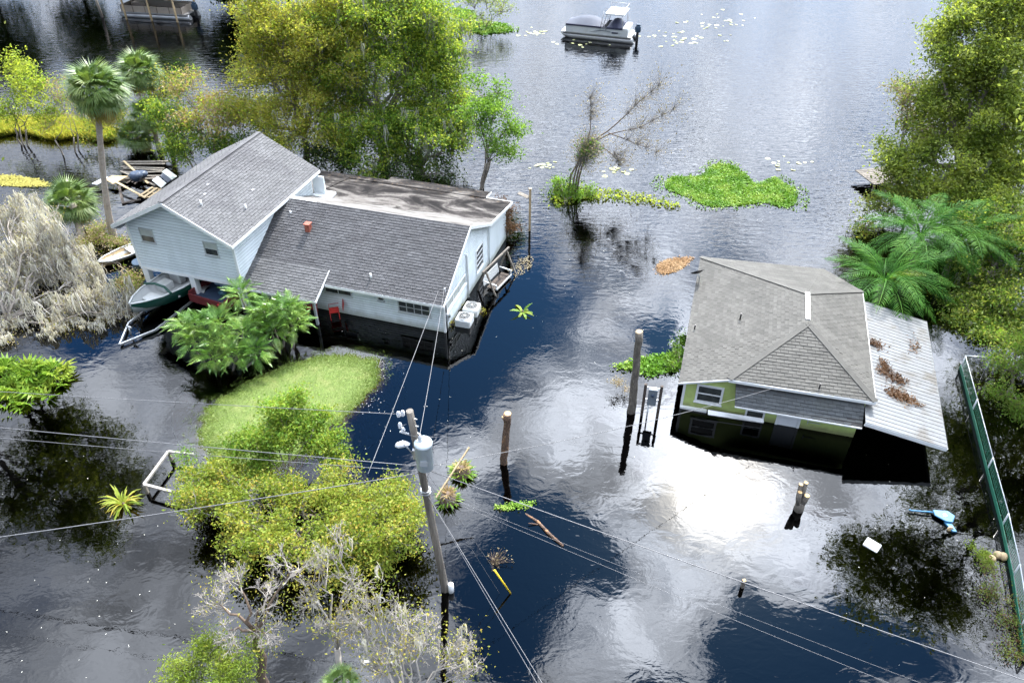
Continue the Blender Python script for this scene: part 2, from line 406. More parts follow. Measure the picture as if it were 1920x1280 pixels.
def clip2(poly, n, c):
    out = []
    for i in range(len(poly)):
        a, b = poly[i], poly[(i + 1) % len(poly)]
        da = a[0] * n[0] + a[1] * n[1] - c; db = b[0] * n[0] + b[1] * n[1] - c
        if da >= 0: out.append(a)
        if da * db < 0:
            t = da / (da - db); out.append((a[0] + (b[0] - a[0]) * t, a[1] + (b[1] - a[1]) * t))
    return out
def roof_frame(poly3):
    ps = [Vector(p) for p in poly3]
    n = Vector((0, 0, 0))
    for i in range(len(ps)): n += (ps[i] - ps[0]).cross(ps[(i + 1) % len(ps)] - ps[0])
    n.normalize()
    if n.z < 0: n = -n
    e = Vector((n.y * -1, n.x, 0))
    e = Vector((0, 0, 1)).cross(n).normalized()        # along the eave
    u = n.cross(e).normalized()                        # up the slope
    return ps[0], e, u, n
def shingle_roof(parent, poly3, mat, course, tab, budget, world, seed=1, thick=0.028, gap=0.015):
    """shingle tabs over one planar roof face. Whole tabs near the camera become objects, clipped and far ones one joined part."""
    r = random.Random(seed)
    o, e, u, n = roof_frame(poly3)
    p2 = [((Vector(p) - o).dot(e), (Vector(p) - o).dot(u)) for p in poly3]
    area = sum(p2[i][0] * p2[(i + 1) % len(p2)][1] - p2[(i + 1) % len(p2)][0] * p2[i][1] for i in range(len(p2)))
    if area < 0: p2 = p2[::-1]
    lo_u = min(p[1] for p in p2); hi_u = max(p[1] for p in p2); lo_e = min(p[0] for p in p2); hi_e = max(p[0] for p in p2)
    mb = MB(); whole = []
    row = 0; y = lo_u
    while y < hi_u:
        x = lo_e - tab * (0.5 if row % 2 else 0.0) - r.uniform(0, 0.03) - tab
        while x < hi_e:
            w_ = tab; q = [(x + gap / 2, y), (x + w_ - gap / 2, y), (x + w_ - gap / 2, y + course + 0.012), (x + gap / 2, y + course + 0.012)]
            c = q
            for i in range(len(p2)):
                a, b = p2[i], p2[(i + 1) % len(p2)]
                nn = (-(b[1] - a[1]), b[0] - a[0]); L = math.hypot(*nn)
                if L < 1e-6: continue
                nn = (nn[0] / L, nn[1] / L); c = clip2(c, nn, a[0] * nn[0] + a[1] * nn[1])
                if len(c) < 3: break
            if len(c) >= 3:
                k = r.uniform(-0.004, 0.005)
                def lift(pt): return o + e * pt[0] + u * pt[1] + n * ((thick + k) * (1 - 0.75 * (pt[1] - y) / (course + 0.012)) + 0.004)
                full = len(c) == 4 and all(abs(a[0] - b[0]) + abs(a[1] - b[1]) < 1e-6 for a, b in zip(sorted(c), sorted(q)))
                if full: whole.append((x, y, k))
                else:
                    top = [lift(pt) for pt in c]; mb.poly(top)
                    bot = [pt for pt in c if abs(pt[1] - y) < 1e-4]
                    if len(bot) == 2:
                        b0, b1 = sorted(bot); A, B = lift(b0), lift(b1)
                        mb.poly([A - n * thick, B - n * thick, B, A])
            x += w_
        y += course; row += 1
    Mx = Matrix((e, u, n)).transposed()
    camp = world.inverted() @ Vector((0, 0, H))
    whole.sort(key=lambda k: ((o + e * k[0] + u * k[1]) - camp).length)
    w_ = tab - gap
    one = MB()
    T = thick + 0.004; t2 = thick * 0.25 + 0.004
    one.poly([(0, 0, T), (w_, 0, T), (w_, course + .012, t2), (0, course + .012, t2)]).poly([(0, 0, 0), (w_, 0, 0), (w_, 0, T), (0, 0, T)])
    one.poly([(0, 0, 0), (0, 0, T), (0, course + .012, t2), (0, course + .012, 0)]).poly([(w_, 0, 0), (w_, course + .012, 0), (w_, course + .012, t2), (w_, 0, T)])
    om = one.mesh('shingle', mat)
    nb = min(budget, len(whole))
    for (x, y, k) in whole[:nb]:
        s_ = link('shingle', om, parent); s_.location = o + e * (x + gap / 2) + u * y + n * k; s_.rotation_euler = Mx.to_euler()
    for (x, y, k) in whole[nb:]:
        pp = [Mx @ Vector(v) + o + e * (x + gap / 2) + u * y + n * k for v in one.v[:8]]
        mb.poly(pp[:4]); mb.poly(pp[4:8])
    if mb.f: mb.build('shingles', mat, parent, kind='stuff')
def roof_slab(name, poly3, th, mat, parent):
    """a roof face as a slab of thickness th below the given surface"""
    o, e, u, n = roof_frame(poly3); A = [Vector(p) for p in poly3]; B = [p - Vector((0, 0, th)) for p in A]
    mb = MB(); mb.poly(A); mb.poly(B[::-1])
    for i in range(len(A)):
        j = (i + 1) % len(A); mb.poly([A[i], B[i], B[j], A[j]])
    return mb.build(name, mat, parent)
def siding_boards(parent, ax, plane, out, lo, hi, z0, z1, top=None, dz=0.155, mat=None, holes=()):
    """lap boards on a wall. ax: 0 = wall runs along x at y=plane, 1 = along y at x=plane; out=+-1 outward; top(t) limits the height (gable)."""
    z = z0
    while z < z1 - 0.01:
        zt = min(z + dz, z1)
        a, b = lo, hi
        if top:                                       # trim to where the gable is higher than this board's top
            ts = np.linspace(lo, hi, 400); ok = np.array([top(t) for t in ts]) >= zt - 0.02
            if not ok.any(): break
            a, b = ts[ok][0], ts[ok][-1]
        segs = [(a, b)]
        for (h0, h1, hz0, hz1) in holes:
            if z < hz1 - 0.03 and zt > hz0 + 0.03:
                ns = []
                for (p, q_) in segs:
                    if h1 <= p or h0 >= q_: ns.append((p, q_)); continue
                    if h0 > p: ns.append((p, h0))
                    if h1 < q_: ns.append((h1, q_))
                segs = ns
        for (p, q_) in segs:
            if q_ - p < 0.02: continue
            mb = MB(); i0, o0, o1 = plane + out * 0.002, plane + out * 0.020, plane + out * 0.010
            pr = [(i0, z), (o0, z), (o1, zt - 0.034), (i0, zt - 0.034)]  # board stops short so the shade-coloured backing shows as a dark line
            mb.prism(pr, 0 if ax == 0 else 1, p, q_)
            mb.build('siding_board', mat, parent)
        z += dz
def wall_box(parent, name, a, b, mat): return MB().box(a, b).build(name, mat, parent)
def window(parent, ax, plane, out, lo, hi, z0, z1, cols=1, rows=1, frame=None, fw=0.05, depth_=0.05, blinds=False, pane_mat=None):
    """a window with frame, bars and separate panes; same wall convention as siding_boards"""
    frame = frame or M['win_frame']
    wn = bpy.data.objects.new('window', None); COL.objects.link(wn); wn.parent = parent
    c = ((lo + hi) / 2, plane) if ax == 0 else (plane, (lo + hi) / 2)
    def bx(mb, l, h, za, zb, d0, d1):
        a0, a1 = sorted((plane + out * d0, plane + out * d1))
        if ax == 0: mb.box((l, a0, za), (h, a1, zb))
        else: mb.box((a0, l, za), (a1, h, zb))
    mb = MB()
    bx(mb, lo, lo + fw, z0, z1, 0.0, depth_); bx(mb, hi - fw, hi, z0, z1, 0.0, depth_)
    bx(mb, lo + fw, hi - fw, z1 - fw, z1, 0.0, depth_); bx(mb, lo + fw, hi - fw, z0, z0 + fw, 0.0, depth_)
    fo = mb.build('frame', frame, wn)
    mb = MB(); bx(mb, lo - 0.03, hi + 0.03, z0 - 0.035, z0 - 0.002, 0.0, depth_ + 0.035); mb.build('sill', frame, wn)
    iw = (hi - lo - 2 * fw) / cols; ih = (z1 - z0 - 2 * fw) / rows; bw = fw * 0.55
    mb = MB()
    for i in range(1, cols): bx(mb, lo + fw + iw * i - bw / 2, lo + fw + iw * i + bw / 2, z0 + fw + 0.001, z1 - fw - 0.001, 0.004, depth_ * 0.9)
    for j in range(1, rows): bx(mb, lo + fw + 0.001, hi - fw - 0.001, z0 + fw + ih * j - bw / 2, z0 + fw + ih * j + bw / 2, 0.004, depth_ * 0.8)
    if mb.f: mb.build('glazing_bar', frame, wn)
    for i in range(cols):
        for j in range(rows):
            mb = MB(); bx(mb, lo + fw + iw * i + (bw / 2 if i else 0), lo + fw + iw * (i + 1) - (bw / 2 if i < cols - 1 else 0),
                          z0 + fw + ih * j + (bw / 2 if j else 0), z0 + fw + ih * (j + 1) - (bw / 2 if j < rows - 1 else 0), 0.003, depth_ * 0.35)
            mb.build('pane', (M['blind'] if (blinds and j == rows - 1) else (pane_mat or M['glass'])), wn)
    return wn
M['roof_patch'] = basic('roof_patch', (0.22, 0.22, 0.23), 0.9)
# ------------------------------------------------------------------ the white house
A1 = math.radians(17.2); O1 = Vector((-2.99, 27.65, 0))
h1 = thing('house', 'white lap-sided house with dark grey roofs, its tall gabled wing raised on columns', 'house', O1, -A1)
W1 = Matrix.Translation(O1) @ Matrix.Rotation(-A1, 4, 'Z')
def loc1(px, py, z): return W1.inverted() @ P(px, py, z)
TX0, TX1, TY0, TY1, TZ0, TE, TR, TM = -14.85, -9.4, -1.1, 5.9, 1.42, 3.8, 5.4, -12.1
sl = (TR - TE) / (-9.0 - TM)
def tall_top(x): return TR - abs(x - TM) * sl - 0.10
# tall wing
tw = MB().prism([(TX0, TZ0), (TX1, TZ0), (TX1, tall_top(TX1)), (TM, tall_top(TM)), (TX0, tall_top(TX0))], 1, TY0, TY1).build('wall', M['siding_shade_back'], h1)
tw1 = (-14.26, -13.5, 2.84, 3.55); tw2 = (-10.92, -10.2, 2.74, 3.45)
siding_boards(tw, 0, TY0, -1, TX0, TX1, TZ0, TR, tall_top, mat=M['siding'], holes=(tw1, tw2))
siding_boards(tw, 1, TX1, 1, TY0, TY1, TZ0, 3.72, mat=M['siding'])
siding_boards(tw, 1, TX0, -1, TY0, TY1, TZ0, 3.72, mat=M['siding'])
for hx in (tw1, tw2): window(h1, 0, TY0, -1, hx[0], hx[1], hx[2], hx[3], 1, 2, blinds=True, fw=0.045, depth_=0.04)
for x in (TX0, TX1):
    MB().box((x - 0.06, TY0 - 0.045, TZ0 - 0.04), (x + 0.06, TY0 + 0.02, 3.72)).build('corner_board', M['trim_white'], h1)
MB().box((TX0 - 0.02, TY0 - 0.03, TZ0 - 0.16), (TX1 + 0.02, TY1, TZ0 - 0.003)).build('floor_beam', M['trim_white'], h1)
for (x, y) in ((-14.72, -0.96), (-12.14, -0.96), (-9.56, -0.96), (-14.7, 2.4), (-14.7, 5.7), (-12.1, 5.7)):
    bevel(MB().box((x - 0.15, y - 0.15, -1.8), (x + 0.15, y + 0.15, TZ0 - 0.163)).build('column', M['trim_white'], h1), 0.015)
tr = MB(); th = 0.10
tr = bpy.data.objects.new('roof', None); COL.objects.link(tr); tr.parent = h1
XR, XL, YF, YB = -9.0, -15.2, -1.62, 6.2
def tz(x): return TR - abs(x - TM) * sl
faceR = [(XR, YF, tz(XR)), (XR, YB, tz(XR)), (TM, YB, TR), (TM, YF, TR)]
faceL = [(TM, YF, TR), (TM, YB, TR), (XL, YB, tz(XL)), (XL, YF, tz(XL))]
roof_slab('deck', faceR, 0.07, M['roof_base'], tr); roof_slab('deck', faceL, 0.07, M['roof_base'], tr)
shingle_roof(tr, faceR, M['shingle_mid'], 0.14, 0.30, 110, W1, 3)
shingle_roof(tr, faceL, M['shingle_mid'], 0.14, 0.30, 0, W1, 4)
MB().beam((TM, YF, TR + .02), (TM, YB, TR + .02), 0.22, 0.03).build('ridge_cap', M['shingle_mid'], tr)
def fascia(a, b, ht=0.15, th_=0.03, parent=h1, nm='fascia', drop=None):
    a = Vector(a); b = Vector(b); dz = Vector((0, 0, -(ht / 2 if drop is None else drop)))
    return MB().beam(a + dz, b + dz, th_, ht).build(nm, M['trim_white'], parent)
fascia((XR + .005, YF - .018, tz(XR)), (TM, YF - .018, TR), 0.17); fascia((XL - .005, YF - .018, tz(XL)), (TM, YF - .018, TR), 0.17)
fascia((XR + .018, YF - .03, tz(XR) - .01), (XR + .018, YB, tz(XR) - .01), 0.14); fascia((XL - .018, YF - .03, tz(XL) - .01), (XL - .018, YB, tz(XL) - .01), 0.14)
for (x0, x1, y0, y1) in ((XR - .35, XR - .02, YF + .01, YB), (XL + .02, XL + .35, YF + .01, YB)):
    MB().box((x0, y0, tz(XR) - .19), (x1, y1, tz(XR) - .16)).build('soffit', M['trim_white'], h1)
# low wing
LX0, LX1 = -9.37, 0.0
prof = [(-0.42, 1.75), (3.2, 3.7), (5.8, 2.5), (9.1, 2.0)]
def low_top(y):
    for (a, za), (b, zb) in zip(prof, prof[1:]):
        if a <= y <= b: return za + (zb - za) * (y - a) / (b - a) - 0.10
    return 1.6
lw = MB().prism([(0, -1.8), (0, low_top(0)), (3.2, low_top(3.2)), (5.8, low_top(5.8)), (8.6, low_top(8.6)), (8.6, -1.8)], 0, LX0, LX1).build('wall', M['siding_shade_back'], h1)
fw_ = [(-2.2, -0.64, 0.71, 1.33), (-3.17, -2.86, 1.12, 1.38), (-5.82, -4.45, 1.02, 1.44)]
siding_boards(lw, 0, 0.0, -1, LX0, LX1, -0.15, 1.86, mat=M['siding'], dz=0.13, holes=fw_)
gw = (4.2, 5.22, 0.52, 1.76); gl = (0.22, 2.72, 0.93, 1.45)
siding_boards(lw, 1, 0.0, 1, 0.0, 8.6, -0.15, 3.65, low_top, mat=M['siding'], dz=0.13, holes=(gw, gl))
window(h1, 0, 0.0, -1, *fw_[0], 4, 2, fw=0.05); window(h1, 0, 0.0, -1, *fw_[1], 1, 1, fw=0.04); window(h1, 0, 0.0, -1, *fw_[2], 2, 1, fw=0.05)
window(h1, 1, 0.0, 1, *gw, 1, 4, frame=M['trim_white']); window(h1, 1, 0.0, 1, *gl, 3, 1, frame=M['trim_white'], fw=0.06, pane_mat=M['blind'])
for y, zt in ((0.0, 1.8), (6.0, 2.3)):
    MB().box((-0.05, y - 0.045, -0.3), (0.045, y + 0.05, zt)).build('corner_board', M['trim_white'], h1)
# rear lean-to, its wall steps out a little
MB().box((-11.0, 8.45, -1.8), (-0.06, 8.75, 1.9)).build('wall', M['siding'], h1)
MB().prism([(6.02, -1.8), (6.02, 2.32), (8.72, 1.93), (8.72, -1.8)], 0, 0.004, 0.10).build('wall', M['siding'], h1)
lr = bpy.data.objects.new('roof', None); COL.objects.link(lr); lr.parent = h1
RX = 0.17
f_front = [(-9.4, -0.42, 1.75), (RX, -0.42, 1.75), (RX, 3.2, 3.7), (-9.4, 3.2, 3.7)]
f_back = [(RX, 3.2, 3.7), (RX + .10, 5.8, 2.5), (-9.37, 5.8, 2.5), (-9.37, 3.2, 3.7)]
f_flat = [(RX + .10, 5.8, 2.5), (RX + .16, 9.1, 2.0), (-9.0, 9.1, 2.0), (-9.37, 5.8, 2.5)]
roof_slab('deck', f_front, 0.07, M['roof_base'], lr)
shingle_roof(lr, f_front, M['shingle_dark'], 0.14, 0.28, 130, W1, 7)
def membrane():
    m, t = newmat('roof_membrane')
    co = t.n('ShaderNodeTexCoord').outputs['Object']
    a = t.n('ShaderNodeTexNoise', {'Vector': t.vmath('MULTIPLY', co, (0.45, 0.9, 1)), 'Scale': 1.1, 'Detail': 8.0, 'Roughness': 0.55, 'Distortion': 1.2}).outputs['Fac']
    b = t.n('ShaderNodeTexNoise', {'Vector': t.vmath('MULTIPLY', co, (1, 1, 1)), 'Scale': 5.0, 'Detail': 6.0, 'Roughness': 0.7}).outputs['Fac']
    y = t.n('ShaderNodeSeparateXYZ', {0: co}).outputs[1]
    f = t.math('SUBTRACT', t.math('ADD', a, t.math('MULTIPLY', b, 0.22)), t.remap(y, 4.6, 7.4, 0.0, 0.24))   # black grime gathers on the flat part
    c = t.ramp(f, [(0.28, (0.016, 0.015, 0.015)), (0.40, (0.045, 0.041, 0.039)), (0.52, (0.135, 0.125, 0.115)), (0.70, (0.19, 0.185, 0.18))])
    c = t.mix(t.math('MULTIPLY', t.remap(b, 0.55, 0.7), t.remap(y, 8.3, 9.0, 0, 0.8)), c, (0.13, 0.085, 0.045))
    finish(t, t.n('ShaderNodeBsdfPrincipled', {'Base Color': c, 'Roughness': 0.9, 'Specular IOR Level': 0.05}).outputs[0]); return m
M['membrane'] = membrane()
roof_slab('sheet', f_back, 0.07, M['membrane'], lr); roof_slab('sheet', f_flat, 0.07, M['membrane'], lr)
f_ext = [(-1.15, 9.0, 2.055), (-1.1, 9.85, 1.97), (-6.9, 9.95, 1.97), (-6.9, 9.0, 2.055)]
roof_slab('sheet', f_ext, 0.09, M['membrane'], lr)
f_ext2 = [(-6.88, 9.0, 2.06), (-6.88, 9.5, 2.0), (-11.4, 9.5, 2.0), (-11.4, 6.25, 2.46), (-9.36, 6.25, 2.46), (-9.0, 9.0, 2.06)]
roof_slab('sheet', f_ext2, 0.09, M['membrane'], lr)
MB().prism([(-9.3, 5.6), (-9.3, 6.3), (-8.3, 6.3), (-8.3, 5.6)], 2, 2.5, 2.62).build('flashing', M['trim_white'], lr)
MB().beam((-9.36, 3.28, 3.715), (-7.6, 3.34, 3.69), 0.22, 0.03).build('ridge_flashing', M['trim_white'], lr)
MB().box((-8.7, 5.93, 2.42), (-9.35, 6.03, 3.55)).build('wall', M['siding'], h1)
# porch roof laid on the lower slope
pr_ = bpy.data.objects.new('porch_roof', None); COL.objects.link(pr_); pr_.parent = h1
f_porch = [(-9.36, -1.30, 1.40), (-5.56, -1.30, 1.40), (-5.56, 0.24, 2.14), (-9.36, 0.24, 2.14)]
roof_slab('deck', f_porch, 0.06, M['roof_base'], pr_)
shingle_roof(pr_, f_porch, M['shingle_mid'], 0.14, 0.30, 60, W1, 9)
fascia((-9.36, -1.322, 1.40), (-5.54, -1.322, 1.40), 0.11); fascia((-5.542, -1.32, 1.40), (-5.542, 0.2, 2.13), 0.11)
fascia((-5.5, -0.44, 1.75), (RX + .02, -0.44, 1.75), 0.13); fascia((RX + .018, -0.45, 1.75), (RX + .018, 3.2, 3.7), 0.15)
fascia((RX + .015, 3.2, 3.7), (RX + .118, 5.8, 2.5), 0.15); fascia((RX + .118, 5.8, 2.5), (RX + .178, 9.12, 2.0), 0.15)
fascia((RX + .19, 9.12, 2.0), (-1.1, 9.12, 2.0), 0.1); fascia((-1.1, 9.1, 2.05), (-1.07, 9.86, 1.98), 0.1)
MB().box((-9.3, -0.40, 1.60), (RX - .03, -0.03, 1.63)).build('soffit', M['trim_white'], h1)
for x in (-5.75, -9.2):
    MB().box((x - .05, -1.22, -1.8), (x + .05, -1.12, 1.31)).build('porch_post', M['steel_grey'], h1)
M['brick_red'] = basic('red_brick', (0.30, 0.085, 0.055), 0.8, var=0.2, scale=12)
ch = bevel(MB().box((-7.47, 1.72, 2.75), (-7.23, 1.98, 3.30)).build('chimney', M['brick_red'], h1), 0.01)
MB().box((-7.50, 1.69, 3.301), (-7.20, 2.01, 3.335)).build('chimney_cap', M['brick_red'], h1)
def vent(x, y, z, hh=0.30, kick=0.16):
    MB().tube([(x, y, z - 0.1), (x, y, z + hh)], 0.04, 8).build('vent_pipe', M['trim_white'], h1)
vent(-11.0, -0.45, 4.80); vent(-9.75, 0.85, 4.16, 0.26); vent(-3.5, 0.2, 2.08, 0.26); vent(-8.6, 2.5, 3.3, 0.14)
MB().tube([(0.07, 2.9, -1.0), (0.07, 2.9, 2.25), (0.045, 2.9, 2.4)], 0.045, 8).build('downspout', M['trim_white'], h1)
# service entrance by the corner
mb = MB().tube([(0.06, 0.16, -0.2), (0.06, 0.16, 2.25)], 00.014, 8).tube([(0.06, 0.16, 2.25), (0.06, 0.09, 2.32), (0.06, 0.0, 2.28)], 0.035, 8)
mb.build('service_mast', M['galv'], h1)
bevel(MB().box((0.03, 0.07, 0.55), (0.15, 0.27, 0.95)).build('meter_box', M['steel_grey'], h1), 0.01)
MB().lathe([(0.075, 0), (0.075, 0.05), (0.05, 0.07)], 12, (0, 0, 0)).build('meter_dial', M['glass'], h1, loc=(0.15, 0.17, 0.8), rot=(0, math.pi / 2, 0))
for k in range(3):
    MB().tube([(0.05, 0.05 + .05 * k, -0.1), (0.055, 0.06 + .05 * k, 1.2 + .2 * k), (0.1, 0.05 - .03 * k, 1.9)], 0.011, 5).build('cable', M['black'], h1)
for (x, y, z, s_) in ((-10.2, 2.2, 4.37, .25), (-11.3, 0.25, 4.95, .22), (-11.55, .9, 5.08, .2)):
    o_, e_, u_, n_ = roof_frame(faceR); z = tz(x); s_ *= .8
    c_ = Vector((x, y, z)) + n_ * 0.036
    q_ = [c_ - e_ * s_ * .5 - u_ * .05, c_ + e_ * s_ * .5 - u_ * .05, c_ + e_ * s_ * .5 + u_ * .05, c_ - e_ * s_ * .5 + u_ * .05]
    MB().poly(q_).build('roof_patch', M['roof_patch'], tr)

# ------------------------------------------------------------------ the green cottage
A2 = math.radians(15.4); O2 = Vector((6.39, 22.42, 0))
h2 = thing('house', 'small green cottage with a pale hipped roof, flooded to its window sills', 'house', O2, -A2)
W2 = Matrix.Translation(O2) @ Matrix.Rotation(-A2, 4, 'Z')
def loc2(px, py, z): return W2.inverted() @ P(px, py, z)
vA = loc2(1272.8, 717, 1.42); vK = loc2(1367, 711, 2.0); vFR = loc2(1641.6, 753.7, 1.95); vAP = loc2(1515, 607, 2.86)
vRR = loc2(1513.4, 550, 2.86); vC = loc2(1616.6, 546, 1.95); vD = loc2(1313.4, 482, 1.42); vE = loc2(1545, 505, 1.42)
lr2 = bpy.data.objects.new('roof', None); COL.objects.link(lr2); lr2.parent = h2
for fc, mt, bud, sd in (((vA, vK, vAP, vRR, vD), 'shingle_pale', 130, 21), ((vK, vFR, vAP), 'shingle_pale', 90, 22), ((vFR, vC, vRR, vAP), 'shingle_pale', 30, 23),
                        ((vD, vRR, vE), 'shingle_pale', 0, 24), ((vE, vRR, vC), 'shingle_pale', 0, 25)):
    fc = [tuple(v) for v in fc]
    roof_slab('deck', fc, 0.06, M['roof_base_pale'], lr2)
    shingle_roof(lr2, fc, M[mt], 0.155, 0.29, bud, W2, sd, thick=0.026)
M['ridge_metal'] = basic('ridge_metal', (0.80, 0.80, 0.78), 0.35, var=0.06, metal=0.2)
up = Vector((0, 0, 0.035))
MB().beam(vAP + (vRR - vAP) * .12 + up, vRR + up * 1.3, 0.17, 0.06).build('ridge_vent', M['ridge_metal'], lr2)
for a, b in ((vK, vAP), (vFR, vAP), (vC, vRR), (vD, vRR)):
    MB().beam(a + up * .75, b + up * .75, 0.24, 0.02).build('hip_cap', M['shingle_pale'], lr2)
def fascia2(a, b, ht=0.12, th_=0.03):
    a = Vector(a); b = Vector(b); return MB().beam(a - Vector((0, 0, ht / 2)), b - Vector((0, 0, ht / 2)), th_, ht).build('fascia', M['trim_white'], h2)
oy = Vector((0, -0.02, 0)); ox = Vector((0.02, 0, 0))
fascia2(vK + oy, vFR + oy); fascia2(vFR + ox, vC + ox); fascia2(vA + oy, vK + oy, 0.08)
# walls
gp = [(0.28, -1.8), (6.75, -1.8), (6.75, 1.86), (1.95, 1.88), (0.28, 1.38)]
gwl = MB().prism(gp, 1, 0.42, 0.57).build('wall', M['stucco_green'], h2)
MB().box((0.281, 0.58, -1.8), (0.42, 8.9, 1.32)).build('wall', M['stucco_green'], h2)
MB().box((6.60, 0.58, -1.8), (6.749, 7.6, 1.84)).build('wall', M['stucco_green'], h2)
MB().box((0.43, 8.75, -1.8), (5.6, 8.9, 1.3)).build('wall', M['stucco_green'], h2)
def on2(px, py, yl):
    lo_, hi_ = -1.0, 4.0
    for _ in range(40):
        md = (lo_ + hi_) / 2
        if loc2(px, py, md).y > yl: lo_ = md
        else: hi_ = md
    return loc2(px, py, lo_)
z6 = lambda a, b: (1240 + a / 3.2, 460 + b / 3.2)
a_ = on2(*z6(217, 828), .40); b_ = on2(*z6(370, 900), .40); c_ = on2(*z6(203, 932), .40)
window(h2, 0, 0.42, -1, a_.x, b_.x, c_.z, a_.z, 1, 2, frame=M['trim_white'], fw=0.085)
a_ = on2(*z6(510, 975), .40); b_ = on2(*z6(620, 1022), .40)
window(h2, 0, 0.42, -1, a_.x, b_.x, 0.02, a_.z + .35, 1, 2, frame=M['trim_white'], fw=0.07)
a_ = on2(*z6(712, 1012), .40); b_ = on2(*z6(825, 1035), .40)
M['door_white'] = basic('door_white', (0.78, 0.80, 0.82), 0.5, var=0.05)
MB().box((a_.x, 0.385, -1.2), (b_.x, 0.415, 1.15)).build('door', M['door_white'], h2)
for x in (a_.x - .05, b_.x + .05): MB().box((x - .045, 0.36, -1.2), (x + .045, 0.416, 1.2)).build('door_frame', M['trim_white'], h2)
MB().box((0.22, 0.30, 0.0), (1.25, 0.415, 0.10)).build('ledge', M['trim_white'], h2)
MB().box((0.20, 0.36, -1.0), (0.30, 0.44, 1.36)).build('corner_board', M['trim_white'], h2)
aw = [on2(*z6(280, 985), 0.12), on2(*z6(612, 1040), 0.12), on2(*z6(612, 1062), 0.0), on2(*z6(280, 1012), 0.0)]
mb = MB(); zz = 0.20
q_ = [loc2(*z6(*k), z_) for k, z_ in (((280, 985), .28), ((615, 1038), .28), ((612, 1064), .16), ((280, 1014), .16))]
roof_slab('awning', [tuple(v) for v in q_], 0.04, M['galv'], h2)
# porch roof under the front eave
pq = [loc2(1378, 760, 1.30), loc2(1616.6, 800.6, 1.30), loc2(1621, 757, 1.76), loc2(1380, 719, 1.78)]
pq = [tuple(v) for v in pq]
po = bpy.data.objects.new('porch_roof', None); COL.objects.link(po); po.parent = h2
roof_slab('deck', pq, 0.06, M['roof_base'], po); shingle_roof(po, pq, M['shingle_grey'], 0.14, 0.28, 50, W2, 31)
a_ = Vector(pq[0]); b_ = Vector(pq[1]); fascia2(a_ + oy + Vector((0, 0, -.02)), b_ + oy + Vector((0, 0, -.02)), 0.06)
for x in (): MB().box((x - .04, a_.y + .45, -1.8), (x + .04, a_.y + .53, 1.3)).build('porch_post', M['trim_white'], h2)
hb = on2(*z6(880, 1060), .38)
MB().tube([(hb.x - .02, .40, hb.z + .15), (hb.x, .39, hb.z - .1)], .02, 6).tube([(hb.x, .385, hb.z + .0), (hb.x + .45, .385, hb.z - .0)], .014, 6).build('handrail', M['win_frame'], h2)
# metal lean-to, panel by panel
M['roof_metal'] = basic('roof_metal', (0.15, 0.158, 0.166), 0.6, metal=0.0, var=0.07, scale=1.2, dirt=(0.085, 0.075, 0.06), dirt_amt=0.85, dscale=0.75, dlo=0.47, dhi=0.66, rnd=0.05)
mF0 = loc2(1623, 791, 1.62); mF1 = loc2(1777.5, 839.7, 1.0); mR1 = loc2(1738, 603, 1.0); mR0 = Vector((mF0.x + .45, mR1.y, 1.62))
ml = bpy.data.objects.new('lean_to_roof', None); COL.objects.link(ml); ml.parent = h2
npan = 36
for i in range(npan):
    t0, t1 = i / npan, (i + 1) / npan
    a, b = mF0.lerp(mR0, t0), mF0.lerp(mR0, t1); c, dd = mF1.lerp(mR1, t1), mF1.lerp(mR1, t0)
    e_ = (b - a).normalized(); n_ = (dd - a).cross(e_).normalized(); n_ = n_ if n_.z > 0 else -n_
    mb = MB()
    def strip(f0, f1, z0, z1):
        mb.poly([a.lerp(b, f0) + n_ * z0, a.lerp(b, f1) + n_ * z1, dd.lerp(c, f1) + n_ * z1, dd.lerp(c, f0) + n_ * z0])
    strip(0, .82, 0, 0); strip(.82, .87, 0, 0.014); strip(.87, .95, 0.014, 0.014); strip(.95, 1.0, 0.014, 0)
    mb.poly([a, dd, dd - n_ * .02, a - n_ * .02]); mb.poly([a, a - n_ * .02, b - n_ * .02, b]); mb.poly([a - n_ * .02, dd - n_ * .02, c - n_ * .02, b - n_ * .02])
    mb.build('metal_panel', M['roof_metal'], ml)
MB().beam(mF0 + Vector((0, .0, -.1)), mF1 + Vector((0, .0, -.1)), .04, .14).build('fascia', M['trim_white'], h2)
MB().beam(mF1 + Vector((-.03, .05, -.1)), mR1 + Vector((-.03, 0, -.1)), .04, .14).build('fascia', M['trim_white'], h2)
for t in (.45, .7, .98):
    p = mF1.lerp(mR1, t); MB().box((p.x - .9, p.y + .25, -1.8), (p.x - .8, p.y + .35, .95)).build('lean_to_post', M['win_frame'], h2)
for (px, py, z) in ((1389, 592, 2.25), (1303, 613, 1.62)):
    p = loc2(px, py, z); MB().tube([p - Vector((0, 0, .25)), p + Vector((0, 0, .12))], .03, 6).build('vent_pipe', M['black'], h2)
p = loc2(1537, 725, 2.13); MB().tube([p - Vector((0, 0, .2)), p + Vector((0, 0, .16))], .03, 6).build('vent_pipe', M['black'], h2)
# satellite dish on the eave corner
dp = loc2(1309, 528, 1.5); sd_ = bpy.data.objects.new('satellite_dish', None); COL.objects.link(sd_); sd_.parent = h2; sd_.location = dp
MB().lathe([(0.0, .0), (.12, .012), (.22, .045), (.30, .09), (.30, .10), (.22, .06), (.12, .026), (0, .014)], 18, cap=False).build('dish', M['black'], sd_, loc=(-.08, -.0, .42), rot=(-.6, -.5, 0))
MB().tube([(.05, -.1, -.12), (.03, 0, .2), (-.06, 0, .43)], .022, 6).build('mast', M['galv'], sd_)
